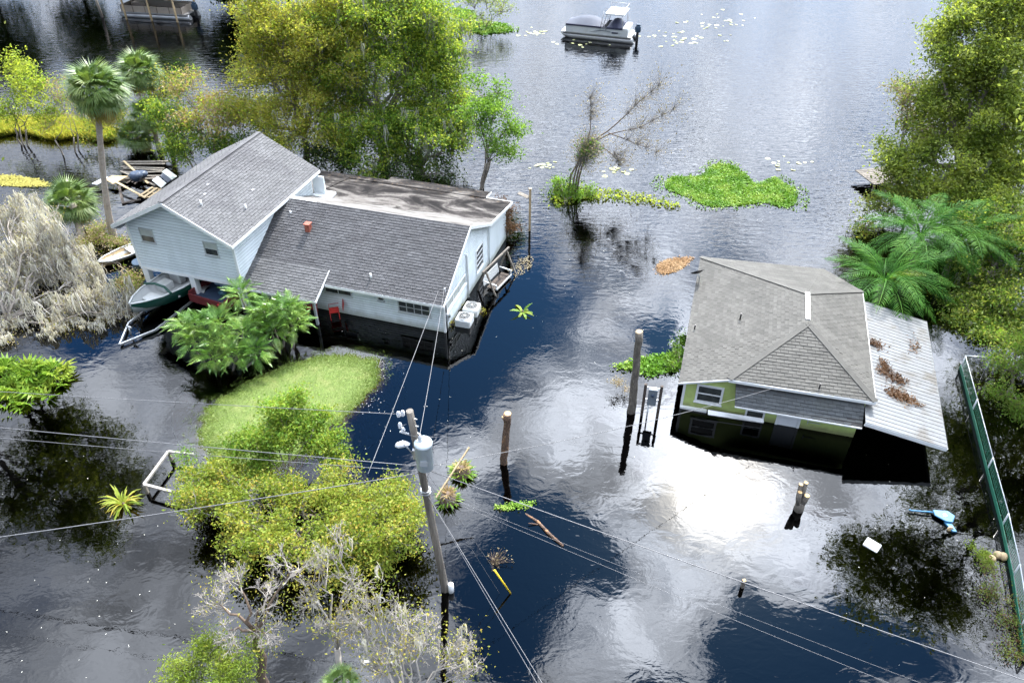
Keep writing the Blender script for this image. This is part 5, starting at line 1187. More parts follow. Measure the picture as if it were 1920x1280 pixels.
# --- pontoon boats
def pontoon(label, loc, rz, L, kind):
    root = thing('pontoon_boat', label, 'boat', loc, rz, 'pontoon boats on the river'); h = L / 2; W = 1.15
    for s_ in (-1, 1):
        MB().tube([(-h - .05, s_ * .78, .36), (-h + .25, s_ * .78, .24), (-h + .8, s_ * .78, .16), (h - .1, s_ * .78, .16), (h, s_ * .78, .2)], [.03, .18, .29, .29, .24], 14).build('pontoon', M['alu'], root)
    MB().box((-h + .05, -W, .46), (h - .15, W, .54)).build('deck', M['alu'], root)
    if kind == 'covered':
        wl = [(-h + .35, -W + .03), (h - .45, -W + .03), (h - .45, W - .03), (-h + .35, W - .03)]
        for s_ in (-1, 1):
            MB().box((-h + .5, s_ * (W - .07) - .03, .543), (h - .5, s_ * (W - .07) + .03, 1.12)).build('side_panel', M['white'], root)
            MB().box((-h + .45, s_ * (W - .04) - .05, 1.10), (h - 1.0, s_ * (W - .04) + .05, 1.24)).build('canvas_band', M['navy'], root)
        for x in (-h + .45, h - .5): MB().box((x - .03, -W + .1, .543), (x + .03, W - .1, 1.12)).build('side_panel', M['white'], root)
        x0, x1, x2 = -h + .45, h * .28, h - 1.0
        def tent(xa, xb, top, nm, mt):
            ys = [-W + .02, -.55, 0, .55, W - .02]; zs = [1.22, 1.22 + .75 * top, 1.22 + top, 1.22 + .75 * top, 1.22]; n = 7; rings = []
            for i in range(n):
                t = i / (n - 1); k = min(1, 3 * t, 3 * (1 - t)) * (1 - .08 * math.sin(t * 9)); k = .08 + .92 * k
                rings.append([(xa + (xb - xa) * t, y, 1.22 + (z - 1.22) * k) for y, z in zip(ys, zs)])
            MB().loft(rings, closed=False, caps=False).build(nm, mt, root)
        tent(x0, x1 - .3, .52, 'boat_cover', M['canvas']); tent(x1 + .0, x2, .52, 'boat_cover', M['navy'])
        MB().box((h - 1.0, -W + .1, .9), (h - .5, W - .1, 1.22)).build('stern_seat', M['white'], root)
        for (x, y) in ((x1 - .1, -W + .05), (x1 - .1, W - .05), (x2 - .05, -W + .05), (x2 - .05, W - .05)):
            MB().tube([(x - .25 if x < h * .4 else x + .1, y, 1.1), (x, y, 2.25)], .03, 6).build('hardtop_post', M['alu'], root)
        bevel(MB().box((x1 - .25, -W + .0, 2.25), (x2 + .1, W, 2.36)).build('upper_deck', M['white'], root), .03)
        mb = MB()
        for y in (-W + .06, W - .06):
            mb.tube([(x1 - .2, y, 2.74), (x2 + .05, y, 2.74)], .022, 6)
            for k in range(5): x = x1 - .2 + (x2 - x1 + .25) * k / 4; mb.tube([(x, y, 2.36), (x, y, 2.74)], .018, 5)
        mb.tube([(x2 + .05, -W + .06, 2.74), (x2 + .05, W - .06, 2.74)], .022, 6); mb.build('rail', M['alu'], root)
        mb = MB()
        for x in (x1 - .45, x1 + .05): mb.tube([(x - .15, -W - .02, .9), (x + .1, -W + .02, 2.5)], .022, 6)
        for k in range(4): z = 1.15 + k * .33; xx = x1 - .55 + (z - .9) * .155; mb.tube([(xx, -W - .01, z), (xx + .48, -W - .01, z)], .02, 6)
        mb.build('ladder', M['alu'], root)
        for k in range(3):                          # painted swooshes and a small badge on the near side
            pts = [(-.6 + k * .35 + t * 1.5, -W + .07 - .034 - .034, .78 + .14 * math.sin(t * 2.6 - .6 + k * .5)) for t in (0, .25, .5, .75, 1.0)]
            MB().tube(pts, [.004, .014, .016, .012, .004], 5).build('stripe', M['navy'], root)
        MB().prism([(1.35, .74), (1.9, .76), (1.95, .86), (1.4, .85)], 1, -W + .035, -W - .004).build('badge', M['navy'], root)
    else:
        for s_ in (-1, 1): MB().box((-h + .6, s_ * (W - .06) - .025, .543), (h - .6, s_ * (W - .06) + .025, 1.12)).build('side_panel', M['tan_vinyl'], root)
        for x in (-h + .6, h - .6): MB().box((x - .025, -W + .08, .543), (x + .025, W - .08, 1.12)).build('side_panel', M['tan_vinyl'], root)
        mb = MB()
        for s_ in (-1, 1):
            mb.tube([(-h + .6, s_ * (W - .06), 1.15), (h - .6, s_ * (W - .06), 1.15)], .025, 6)
            for k in range(6): x = -h + .6 + (L - 1.2) * k / 5; mb.tube([(x, s_ * (W - .02), .54), (x, s_ * (W - .02), 1.15)], .02, 5)
        mb.build('rail', M['wood_dark'], root)
        for (xa, xb) in ((-h + .7, -h + 2.2), (h - 2.2, h - .7)): bevel(MB().box((xa, .45, .55), (xb, W - .1, 1.0)).build('bench', M['tan_vinyl'], root), .04)
    mt = MB(); mt.loft([[(h - .05 + a, b, c) for a, b, c in ((0, -.2, z), (.5, -.17, z), (.5, .17, z), (0, .2, z))] for z in (.75, 1.0, 1.25)]).loft([[(h + .02 + a, b, z) for a, b in ((0, -.14), (.38, -.1), (.38, .1), (0, .14))] for z in (1.25, 1.42)])
    o = bevel(mt.build('outboard_motor', M['cowl'], root), .05, 2)
    MB().box((h + .08, -.06, -.4), (h + .30, .06, .80)).build('motor_leg', M['black'], root)
    return root
pc = (P(1041, 68) + P(1187, 90)) / 2
pontoon('white pontoon boat with navy cover and raised deck, anchored in open water', pc + Vector((.6, 1.4, 0)), math.radians(-19), 6.5, 'covered')
pc = (P(222, 30) + P(365, 40)) / 2
pontoon('tan-sided pontoon boat moored under a roofed shelter', pc + Vector((0, .9, 0)), math.radians(-10), 7.4, 'plain')
sh = thing('boat_shelter', 'post-and-roof boat shelter at the top left edge', 'boat shelter', pc + Vector((0, .9, 0)), math.radians(-10))
for x in (-2.4, .2, 2.8):
    for y in (-1.7, 1.9): MB().tube([(x, y, -1.5), (x, y, 2.6)], .10, 8).build('post', M['wood_tan'], sh)
MB().box((-3.9, -2.1, 2.6), (3.6, 2.4, 2.72)).build('roof', M['white'], sh); MB().box((-3.9, -2.15, 2.45), (3.6, -2.05, 2.6)).build('roof_beam', M['wood_tan'], sh)
p = P(193, 33); o = thing('mooring_post', 'lone slanting mooring post left of the covered boat', 'post', p); MB().tube([(0, 0, -1), (-.3, .2, 2.6)], [.13, .11], 8).build('pole', M['wood_grey'], o)

# --- skiff on its trailer under the tall wing
bow = P(256, 604); a_ = W1 @ Vector((-12.9, 1.0, 0)); rz = rotz_from(bow, a_)
sk = thing('skiff', 'white open skiff with dark green hull nosing out from under the tall wing', 'boat', bow, rz)
def hull_ring(x, w_, zk, zt, th_=0.0): return [(x, -w_, zt), (x, -w_ * .9, zk + .25), (x, 0, zk), (x, w_ * .9, zk + .25), (x, w_, zt)]
st = [(0.0, .05, .62, 1.02), (.5, .42, .35, .98), (1.2, .74, .18, .92), (2.2, .92, .1, .86), (3.6, .98, .08, .84), (5.0, .96, .08, .84)]
MB().loft([hull_ring(*k) for k in st], closed=False, caps=False).build('hull', M['hull_green'], sk)
MB().loft([[(x, -w_ * .93, zt - .03), (x, -w_ * .80, .42 + .3 * max(0, .5 - x)), (x, w_ * .80, .42 + .3 * max(0, .5 - x)), (x, w_ * .93, zt - .03)] for x, w_, zk, zt in st], closed=False, caps=False).build('deck_liner', M['white'], sk)
for s_ in (-1, 1): MB().tube([(x, s_ * w_ * .97, zt + .01) for x, w_, zk, zt in st], .04, 6).build('gunwale', M['white'], sk)
MB().tube([(1.55, -.86, .94), (1.7, -.3, 1.02), (1.7, .3, 1.02), (1.55, .86, .94)], .06, 8).build('rope_fender', M['hull_green'], sk)
for (xa, xb, ya, yb, zt) in ((1.9, 2.5, .05, .62, .82), (.9, 1.5, -.3, .45, .66), (1.9, 3.2, -.82, -.55, .74), (3.3, 4.0, -.35, .35, .86)):
    bevel(MB().box((xa, ya, .44), (xb, yb, zt)).build('seat_box', M['white'], sk), .03)
bevel(MB().box((2.75, -.05, .44), (3.15, .65, 1.35)).build('console', M['white'], sk), .06, 2)
tl = thing('boat_trailer', 'galvanised boat trailer with a long tongue under the skiff', 'trailer', P(226, 650), rotz_from(P(226, 650), a_))
for s_ in (-1, 1):
    MB().beam((0, 0, .12), (1.4, s_ * .75, .12), .07, .09).build('tongue_rail', M['galv'], tl); MB().beam((1.4, s_ * .75, .12), (6.2, s_ * .8, .06), .07, .10).build('side_rail', M['galv'], tl)
    MB().lathe([(.16, -.1), (.31, -.1), (.31, .1), (.16, .1)], 18).build('wheel', M['black'], tl, loc=(4.6, s_ * 1.05, .1), rot=(math.pi / 2, 0, 0))
MB().lathe([(.38, -.14), (.38, .14)], 18, cap=False).build('mudguard', M['galv'], tl, loc=(4.6, -1.05, .12), rot=(math.pi / 2, 0, 0))
MB().tube([(.7, 0, .1), (.75, 0, .55)], .04, 6).tube([(.75, -.12, .55), (.75, .12, .55)], .05, 8).build('winch', M['galv'], tl)
# --- red utility trailer with bags
ra = W1 @ Vector((-11.0, -0.2, 0)); ut = thing('utility_trailer', 'dark red utility trailer backed under the raised wing', 'trailer', ra, -A1 - .12)
MB().box((-1.0, -1.35, .28), (1.0, 1.7, .36)).build('bed', M['tarp'], ut)
for (a, b) in (((-1.05, -1.4, .2), (-.99, 1.75, .72)), ((.99, -1.4, .2), (1.05, 1.75, .72)), ((-1.05, -1.46, .2), (1.05, -1.40, .62)), ((-1.05, 1.75, .2), (1.05, 1.81, .72))): MB().box(a, b).build('side_board', M['dark_red'], ut)
for s_ in (-1, 1): MB().lathe([(.14, -.1), (.30, -.1), (.30, .1), (.14, .1)], 18).build('wheel', M['black'], ut, loc=(s_ * 1.2, .2, .12), rot=(0, math.pi / 2, 0))
MB().lathe([(.05, 0), (.06, .05), (.03, .09)], 10).build('tail_light', M['red'], ut, loc=(.75, -1.47, .52), rot=(math.pi / 2, 0, 0))
def bag(lab, x, y, z, s_, m, seed):
    r = random.Random(seed); rings = []
    for i in range(6):
        t = i / 5; rr_ = s_ * (.55 + .45 * math.sin(math.pi * min(.95, t + .15))) * (1 if t < .95 else .35)
        rings.append([(rr_ * math.cos(k * .785) * r.uniform(.85, 1.15), rr_ * math.sin(k * .785) * r.uniform(.85, 1.15), s_ * 1.1 * t) for k in range(8)])
    w_ = ut.matrix_basis @ Vector((x, y, z)); o = MB().loft(rings).build('bag', M[m]); o.location = w_; tag(o, lab, 'bag', 'stuffed bags on the red trailer')
bag('pale blue stuffed bag in the middle of the red trailer', -.05, .0, .37, .30, 'bag_blue', 1); bag('pale blue stuffed bag by the left board of the trailer', -.55, .1, .37, .27, 'bag_blue', 2)
bag('pale blue stuffed bag at the right of the trailer', .45, .15, .37, .28, 'bag_blue', 3); bag('dark teal bag at the back of the red trailer', -.1, .9, .37, .40, 'bag_teal', 4)
bag('dark teal bundle nearest the tail of the red trailer', .2, -.55, .37, .22, 'bag_teal', 5)
# --- red metal chairs on the porch
def chair(lab, lx, ly, rz_):
    w_ = W1 @ Vector((lx, ly, 0)); c = thing('chair', lab, 'chair', (w_.x, w_.y, 0), rz_, 'red porch chairs')
    for k in range(5): MB().box((-.22 + k * .09, -.22, .40), (-.15 + k * .09, .22, .425)).build('seat_slat', M['red'], c)
    for k in range(5): MB().box((-.22 + k * .09, .215, .47), (-.15 + k * .09, .24, .85), (-.2, 0, 0), (0, .08, .03)).build('back_slat', M['red'], c)
    for (x, y) in ((-.2, -.2), (.2, -.2), (-.2, .2), (.2, .2)): MB().tube([(x, y, -.35), (x, y, .41)], .016, 6).build('leg', M['red'], c)
    for s_ in (-1, 1): MB().tube([(s_ * .24, .25, .6), (s_ * .25, -.2, .6), (s_ * .23, -.21, .4)], .014, 6).build('armrest', M['red'], c)
chair('red slatted metal chair just right of the porch post', -5.25, -.45, -A1 - 1.0); chair('red metal chair in the shade under the porch roof', -6.35, -.5, -A1 + .5)
# --- two cooling units
def acunit(lab, lx, ly):
    w_ = W1 @ Vector((lx, ly, 0)); c = thing('cooling_unit', lab, 'air conditioner', (w_.x, w_.y, -.25), -A1 + .03, 'cooling units by the gable wall')
    bevel(MB().box((-.36, -.36, .0), (.36, .36, .62)).build('casing', M['white'], c), .08, 3)
    for z in (.12, .2, .28, .36, .44, .52): MB().box((-.364, -.27, z), (.364, .27, z + .025)).box((-.27, -.364, z + .002), (.27, .364, z + .023)).build('louvre', M['steel_grey'], c)
    MB().lathe([(.30, .0), (.30, .035), (.28, .04), (.28, .0)], 24, (0, 0, .62), cap=False).build('fan_ring', M['white'], c)
    MB().lathe([(.275, 0), (.275, .008)], 24, (0, 0, .622)).build('fan_well', M['black'], c)
    mb = MB()
    for rr_ in (.13, .22): mb.tube([(rr_ * math.cos(t), rr_ * math.sin(t), .665) for t in np.linspace(0, 2 * math.pi, 19)], .007, 4)
    for k in range(8): mb.tube([(0, 0, .67), (.28 * math.cos(k * .785), .28 * math.sin(k * .785), .66)], .006, 4)
    mb.build('grille', M['win_frame'], c); MB().lathe([(.06, 0), (.07, .02), (.03, .035)], 12, (0, 0, .655)).build('hub', M['galv'], c)
acunit('pale cooling unit nearest the corner of the white house', .58, .92); acunit('pale cooling unit second from the house corner', .62, 1.80)
# --- drowned garden swing
sw0 = P(935, 530); sg = thing('garden_swing', 'white wooden garden swing half sunk beside the gable wall', 'swing', sw0, math.radians(62))
for k in range(6): MB().box((-.75, -.28 + k * .09, .10), (.75, -.21 + k * .09, .125)).build('seat_slat', M['wood_dark'], sg)
for k in range(4): MB().box((-.75, .30, .16 + k * .12), (.75, .325, .26 + k * .12), (-.2, 0, 0), (0, .06, .02)).build('back_slat', M['white'], sg)
for s_ in (-1, 1):
    MB().beam((s_ * .76, -.3, .36), (s_ * .76, .34, .40), .06, .05).build('armrest', M['white'], sg); MB().beam((s_ * .74, -.28, .1), (s_ * .74, -.28, .36), .05, .05).build('arm_post', M['white'], sg)
    MB().beam((s_ * 1.05, -.75, -.8), (s_ * 1.05, .12, 1.25), .07, .07).build('leg', M['wood_grey'], sg); MB().beam((s_ * 1.05, .85, -.8), (s_ * 1.05, .12, 1.25), .07, .07).build('leg', M['wood_grey'], sg)
MB().beam((-1.3, .12, 1.28), (1.3, .12, 1.28), .09, .09).build('top_beam', M['wood_grey'], sg); MB().box((-.75, -.33, .09), (.75, -.285, .17)).build('front_rail', M['white'], sg)
# --- feeder post and the board behind it
p = P(993, 432); o = thing('feeder_post', 'yellowish square post standing in the river beyond the white house', 'post', p); bevel(MB().box((-.06, -.06, -1.5), (.06, .06, 2.45)).build('pole', M['wood_tan'], o), .01); MB().box((-.075, -.075, 2.45), (.075, .075, 2.5)).build('cap', M['wood_tan'], o)
MB().beam((-.07, -.07, 2.0), (-.62, .25, 2.12), .28, .03).build('tray', M['wood_grey'], o)
# --- stumps and posts
def trunk_post(lab, base, top, r0, r1, seed, group='sawn trunks standing in the water', peel=False, name='tree_stump'):
    base = Vector(base); T = Vector(top) - base; r = random.Random(seed); root = thing(name, lab, 'stump', base, 0, group); n = 10
    mb = MB(); pts = [Vector((0, 0, -1.3)) - T * .1] + [T * (i / n) + Vector((r.uniform(-.02, .02), r.uniform(-.02, .02), 0)) for i in range(n + 1)]
    rad = [r0 * 1.1] + [(r0 + (r1 - r0) * i / n) * r.uniform(.93, 1.07) for i in range(n + 1)]; rad[-1] = r1 * 1.12; rad[-2] = r1 * 1.12
    mb.tube(pts, rad, 12, cap=True).build('bark', M['bark_peel' if peel else 'bark_stump'], root)
    MB().lathe([(r1 * 1.02, 0), (r1 * .98, .012)], 12).build('cut_face', M['wood_cut'], root, loc=T + Vector((0, 0, .003)))
    return root, T
M['bark_peel'] = basic('bark_peel', (0.10, 0.062, 0.042), 0.9, var=.5, scale=8, bump=1.0, bscale=14, bdist=.06, dirt=(.33, .17, .08), dirt_amt=.9, dscale=3.2, dlo=.52, dhi=.62)
M['bark_stump'] = basic('bark_stump', (0.13, 0.115, 0.095), 0.95, var=.5, scale=9, stretch=(1, 1, .4), bump=1.0, bscale=18, bdist=.05, dirt=(.05, .045, .04), dirt_amt=.7, dscale=3)
trunk_post('tall grey sawn trunk left of the cottage', P(1184, 772), at(1199, 622, 22.7), .17, .13, 1)
o, T = trunk_post('reddish trunk stub with peeling bark right of the utility pole', P(944, 868), at(952, 775, 19.9), .14, .125, 2, peel=True)
MB().tube([T * .80, T * .88 + Vector((-.14, 0, .12))], [.07, .055], 8).build('branch_stub', M['bark_peel'], o); MB().lathe([(.05, 0), (.048, .01)], 8).build('cut_face', M['wood_cut'], o, loc=T * .88 + Vector((-.145, 0, .13)))
b = P(1497, 955); fk = thing('tree_stump', 'forked pale stump in the glare of the sun', 'stump', b, 0, 'sawn trunks standing in the water')
mb = MB().tube([(0, 0, -1.2), (0, 0, .1), (.01, .02, .42)], [.19, .17, .15], 12)
for (x, y, z, rr_) in ((.10, -.05, .78, .10), (-.16, -.02, .92, .08), (-.14, .12, 1.15, .075), (.03, .15, 1.2, .075)):
    mb.tube([(x * .2, y * .2, .25), (x * .7, y * .7, .5), (x, y, z)], [.11, rr_ * 1.1, rr_], 9); MB().lathe([(rr_ * .97, 0), (rr_ * .9, .012)], 10).build('cut_face', M['wood_cut'], fk, loc=(x, y, z + .003))
mb.build('bark', M['bark_stump'], fk)
b = P(1392, 1100); o = thing('post', 'short square post below the sun glare', 'post', b); bevel(MB().box((-.05, -.05, -1.2), (.05, .05, .42), (.08, -.1, .3)).build('post_shaft', M['wood_grey'], o), .008); MB().box((-.045, -.045, .421), (.045, .045, .43), (.08, -.1, .3)).build('cut_face', M['wood_cut'], o)
M['cabinet'] = basic('cabinet_grey', (0.16, 0.19, 0.22), 0.5, var=.08)
# --- electric panel on two posts
pa, pb = P(1203, 778), P(1232, 782); mid = (pa + pb) / 2; es = thing('electric_panel', 'grey electric panel on two brown posts beside the cottage', 'electric panel', mid, rotz_from(pa, pb)); w_ = (pb - pa).length / 2
for s_ in (-1, 1): MB().box((s_ * w_ - .055, -.05, -1.5), (s_ * w_ + .055, .05, 1.62)).build('post', M['wood_dark'], es)
for z in (1.48, .88): MB().box((-w_ + .056, -.075, z), (w_ - .056, -.045, z + .07)).build('crossbar', M['trim_white'], es)
bevel(MB().box((-.17, -.19, .72), (.17, -.078, 1.52)).build('cabinet', M['cabinet'], es), .015)
MB().lathe([(.07, 0), (.07, .04), (.04, .06)], 14).build('meter', M['tarp'], es, loc=(0, -.19, 1.25), rot=(math.pi / 2, 0, 0)); MB().tube([(-.1, -.13, .73), (-.1, -.13, -1)], .03, 6).build('conduit', M['galv'], es)
# --- utility pole
pb0 = P(835, 1105); pt0 = at(768, 770, 14.4); up_ = thing('utility_pole', 'weathered wooden utility pole with a white transformer and street lamp', 'utility pole', pb0); T = pt0 - pb0
def on_pole(z): return T * (z / T.z)
MB().tube([on_pole(-1.5)] + [on_pole(T.z * k / 8) for k in range(9)], [.13] + [.125 - .03 * k / 8 for k in range(9)], 12).build('shaft', M['wood_grey'], up_)
q_ = at(795, 848, 14.25) - pb0
M['trans_paint'] = basic('transformer_paint', (0.60, 0.68, 0.72), 0.4, var=.05, dirt=(.4, .45, .46), dirt_amt=.3)
trf = MB().lathe([(.20, -.50), (.235, -.48), (.235, .26), (.25, .27), (.25, .32), (.22, .37), (.05, .40)], 20).build('transformer', M['trans_paint'], up_, loc=q_, scale=(.98, .98, 1.12))
MB().lathe([(.05, 0), (.07, .05), (.05, .08), (.07, .12), (.04, .16), (.02, .22)], 10).build('bushing', M['porcelain'], trf, loc=(-.06, 0, .38)); MB().box((-.3, -.05, -.2), (-.2, .05, .1)).build('bracket', M['galv'], trf)
MB().box((-.10, -.25, -.25), (.10, -.236, -.08)).build('plate', M['steel_grey'], trf)
sa = on_pole(5.55); lm = at(757, 832, 14.0) - pb0
MB().tube([sa, sa.lerp(lm, .5) + Vector((0, 0, .10)), lm], .022, 6).build('lamp_arm', M['galv'], up_)
hd = MB().loft([[(x, a * math.cos(t), .6 * a * math.sin(t)) for t in np.linspace(0, 6.283, 10, endpoint=False)] for x, a in ((0, .05), (.12, .10), (.3, .14), (.44, .10), (.5, .02))]).build('lamp_head', M['porcelain'], up_, loc=lm + Vector((.12, .05, -.06)), rot=(0, .5, math.radians(150)))
def insulator(px, py, Y, nm='insulator', s_=1.0):
    o = MB().lathe([(.02, -.1), (.05, -.08), (.05, -.05), (.03, -.04), (.055, -.01), (.055, .02), (.03, .03), (.05, .06), (.02, .09)], 10).build(nm, M['porcelain'], up_, loc=at(px, py, Y) - pb0, scale=(s_,) * 3); return o
for a in ((755, 774, 14.4), (747, 776, 14.4), (750, 797, 14.3), (756, 806, 14.2)): insulator(*a)
cut = MB().tube([(-.12, 0, 0), (.12, 0, .05)], .03, 8).build('fuse_cutout', M['porcelain'], up_, loc=at(757, 812, 14.2) - pb0, rot=(0, .6, 0))
for z in (7.3, 7.05, 6.8, 6.55): MB().tube([on_pole(z), on_pole(z) + Vector((.16, -.04, 0))], .018, 6).build('pole_step', M['galv'], up_)
for z in (4.6, 4.5): MB().lathe([(.145, 0), (.145, .04)], 12).build('strap', M['galv'], up_, loc=on_pole(z))
MB().tube([on_pole(7.2) + Vector((-.12, -.1, 0)), at(750, 800, 14.2) - pb0, at(765, 815, 14.1) - pb0, q_ + Vector((-.05, 0, .55))], .008, 5).build('jumper', M['cable'], up_)
o = MB().lathe([(.09, -.3), (.09, .22), (.05, .25)], 12).build('meter_can', M['trim_white']); o.location = P(846, 1108) + Vector((0, 0, .15)); tag(o, 'small white canister floating at the foot of the utility pole', 'canister')
# --- wires
def wire(lab, a, b, sag=.25, rad=.012, n=14, ext=1.0):
    a = Vector(a); b = Vector(b); b = a + (b - a) * ext
    pts = [a.lerp(b, i / n) - Vector((0, 0, sag * 4 * (i / n) * (1 - i / n))) for i in range(n + 1)]
    o = MB().tube([p - a for p in pts], rad * .78, 5).build('power_line', M['cable']); o.location = a; tag(o, lab, 'power line', 'lines on the utility pole')
ip = at(746, 776, 14.4); mp = pb0 + on_pole(5.45)
wire('high wire running left from the top of the pole', ip, P(0, 728, 6.9), .12, .010, ext=2.2)
wire('upper of the two close wires leading to the left edge', pb0 + on_pole(5.55), P(0, 797, 5.3), .10, .014, ext=2.2)
wire('lower of the two close wires leading to the left edge', pb0 + on_pole(5.35), P(0, 811, 5.1), .22, .010, ext=2.2)
wire('thick line crossing the thicket to the lower left edge', pb0 + on_pole(5.3), P(0, 997, 5.3), .18, .016, ext=2.0)
wire('thick line running from the pole to the lower right corner', pb0 + on_pole(5.5), P(1920, 1266, 4.9), .15, .015, ext=1.8)
wire('service line from the pole to the cottage eave', pb0 + on_pole(5.5), P(1452, 727, 2.02), .25, .012)
mast = W1 @ Vector((.06, .02, 2.28))
wire('service line from the pole to the white house corner', pb0 + on_pole(6.2), mast, .12, .012); wire('slack line from the splice to the white house corner', at(690, 888, 14.6), mast + Vector((-.25, 0, -.05)), .05, .012)
wire('guy wire ending in the yellow guard', pb0 + on_pole(5.7), P(957, 1112) + Vector((0, 0, .02)), 0, .007); wire('thin guy wire left of the yellow guard', pb0 + on_pole(5.4), P(937, 1112), 0, .006)
wire('left one of two lines dropping to the bottom edge', pb0 + on_pole(4.5), P(1008, 1278, 3.9), .1, .010, ext=2.0); wire('right one of two lines dropping to the bottom edge', pb0 + on_pole(4.5), P(1016, 1276, 3.95), .06, .009, ext=2.0)
wire('thin sagging line low over the blue water', pb0 + on_pole(4.6), P(1280, 1116, 4.0), .12, .006, ext=2.4); wire('faint line just above the thin sagging one', pb0 + on_pole(4.7), P(1280, 1102, 4.0), .1, .005, ext=2.4)
ga = pb0 + on_pole(5.7); gb = P(957, 1112) + Vector((0, 0, .02)); gd = (gb - ga)
o = MB().tube([Vector((0, 0, 0)), -gd * .20], .03, 8).build('guy_guard', M['yellow']); o.location = gb; tag(o, 'bright yellow guy-wire guard slanting out of the water', 'guard')
o = MB().beam((0, 0, 0), at(880, 838, 18.2) - at(818, 932, 17.0), .05, .05).build('pole_stick', M['wood_tan']); o.location = at(818, 932, 17.0); tag(o, 'thin bare stick leaning across the two bromeliad clumps', 'stick')
# --- drifting log, branch
la, lb = P(985, 962), P(1056, 1024); lg = thing('log', 'thin reddish log floating below the weed sprig', 'log', la); d_ = lb - la
MB().tube([(0, 0, -.02), d_ * .3 + Vector((.05, .04, .02)), d_ * .65 + Vector((-.02, 0, .05)), d_ + Vector((0, 0, .02))], [.03, .05, .055, .04], 8).build('bark', M['bark_peel'], lg); MB().tube([d_ * .35, d_ * .28 + Vector((-.25, -.1, .08))], [.03, .015], 6).build('side_branch', M['bark_peel'], lg)
bb = P(925, 1055); r = np.random.default_rng(3); br = thing('branch', 'small withered branch caught on the yellow guard', 'branch', bb)
p0 = np.zeros((60, 3)) + r.normal(0, .05, (60, 3)); p1 = p0 + r.normal(0, .18, (60, 3)) + np.array([.15, .1, .12]); p1[:, 2] = np.abs(p1[:, 2]); V, Fq = sticks(p0, p1, .007, .003); link('twigs', np_mesh('twigs', V, Fq, M['bark_brown']), br, kind='stuff')
V, Fq = leaf_quads(p1[r.integers(0, 60, 70)] + r.normal(0, .04, (70, 3)), .06, r); link('dry_leaves', np_mesh('dry_leaves', V, Fq, LM['tan']), br, kind='stuff')
# --- blue plastic thing, white lid
bl = P(1765, 975); o = thing('plastic_goal', 'bright blue plastic panel on a bent pole, tipped over in the water', 'toy', bl, math.radians(-32)); o.scale = (.82, .82, .82)
mb = MB().prism([(-.42, .25), (.12, .52), (.42, .40), (.40, -.02), (.16, -.12), (-.30, -.02)], 2, .10, .17); bevel(mb.build('panel', M['blue_plastic'], o), .02); MB().lathe([(.085, 0), (.085, .008)], 6).build('emblem', M['white'], o, loc=(.06, .2, .171))
MB().tube([(-.40, .12, .13), (-.62, .02, .14), (-.80, -.06, .12), (-1.18, -.22, .10), (-1.25, -.20, .10)], .035, 8).build('pole', M['blue_plastic'], o)
MB().prism([(.10, -.1), (.36, -.02), (.62, -.38), (.46, -.44)], 2, .02, .09).build('foot', M['blue_plastic'], o); MB().lathe([(.12, -.03), (.12, .03)], 12).build('wheel', M['wood_tan'], o, loc=(.38, -.36, .05), rot=(1.3, 0, .4))
wl_ = P(1635, 1022); o = bevel(MB().box((-.24, -.2, -.03), (.24, .2, .05)).build('cooler_lid', M['white']), .02); o.location = wl_; o.rotation_euler = (.03, .04, -.75); tag(o, 'white square lid floating at the edge of the dark reflection', 'lid')
# --- the fence
fa, fb = P(1801, 700), P(1916, 1182); fl = [P(1801, 690), P(1822, 770), P(1850, 880), P(1878, 985), P(1898, 1080), P(1912, 1175), P(1922, 1240)]
fn = thing('chain_fence', 'long green mesh fence with a white top rail at the right edge', 'fence', fl[0]); FH = .62
for i, p in enumerate(fl):
    q_ = p - fl[0]; MB().tube([q_ + Vector((0, 0, -1.5)), q_ + Vector((0, 0, FH))], .03, 8).build('post', M['galv'], fn)
    if i < len(fl) - 1:
        e_ = fl[i + 1] - fl[0]; MB().tube([q_ + Vector((0, 0, FH)), e_ + Vector((0, 0, FH))], .018, 6).build('top_rail', M['steel_grey'], fn)
        MB().beam(q_ + Vector((-.05, 0, .10)), e_ + Vector((-.05, 0, .10)), .02, .18).build('screen', M['green_mesh'], fn)
        mb = MB(); L_ = (e_ - q_).length; n = int(L_ / .11)
        for k in range(n + 1):
            a = q_.lerp(e_, k / n); mb.tube([a + Vector((0, 0, .16)), a + Vector((0, 0, FH))], .007, 3, cap=False)
        for z in (.24, .33, .43, .53): mb.tube([q_ + Vector((0, 0, z)), e_ + Vector((0, 0, z))], .007, 3, cap=False)
        mb.build('wire_mesh', M['green_mesh'], fn, kind='stuff')
f2 = [P(1801, 690), P(1850, 694), P(1930, 702)]; fn = thing('chain_fence', 'short wire fence meeting the green fence at a corner post', 'fence', f2[0])
for i in range(2):
    q_, e_ = f2[i] - f2[0], f2[i + 1] - f2[0]; MB().tube([q_ + Vector((0, .08, FH)), e_ + Vector((0, .08, FH))], .02, 6).build('top_rail', M['galv'], fn); MB().tube([e_ + Vector((0, .08, -1)), e_ + Vector((0, .08, FH))], .03, 6).build('post', M['galv'], fn)
for k, (px, py) in enumerate(((1856, 1048), (1868, 1042), (1880, 1046))):
    o = MB().lathe([(.02, -.12), (.10, -.08), (.14, .02), (.11, .12), (.03, .17)], 10).build('sawn_log', M['wood_tan']); o.location = P(px, py) + Vector((0, 0, .05)); o.rotation_euler = (1.2, .3 * k, .5 + k); tag(o, ('leftmost', 'middle', 'rightmost')[k] + ' of three tan sawn logs wedged against the green fence', 'log', 'sawn logs at the fence')
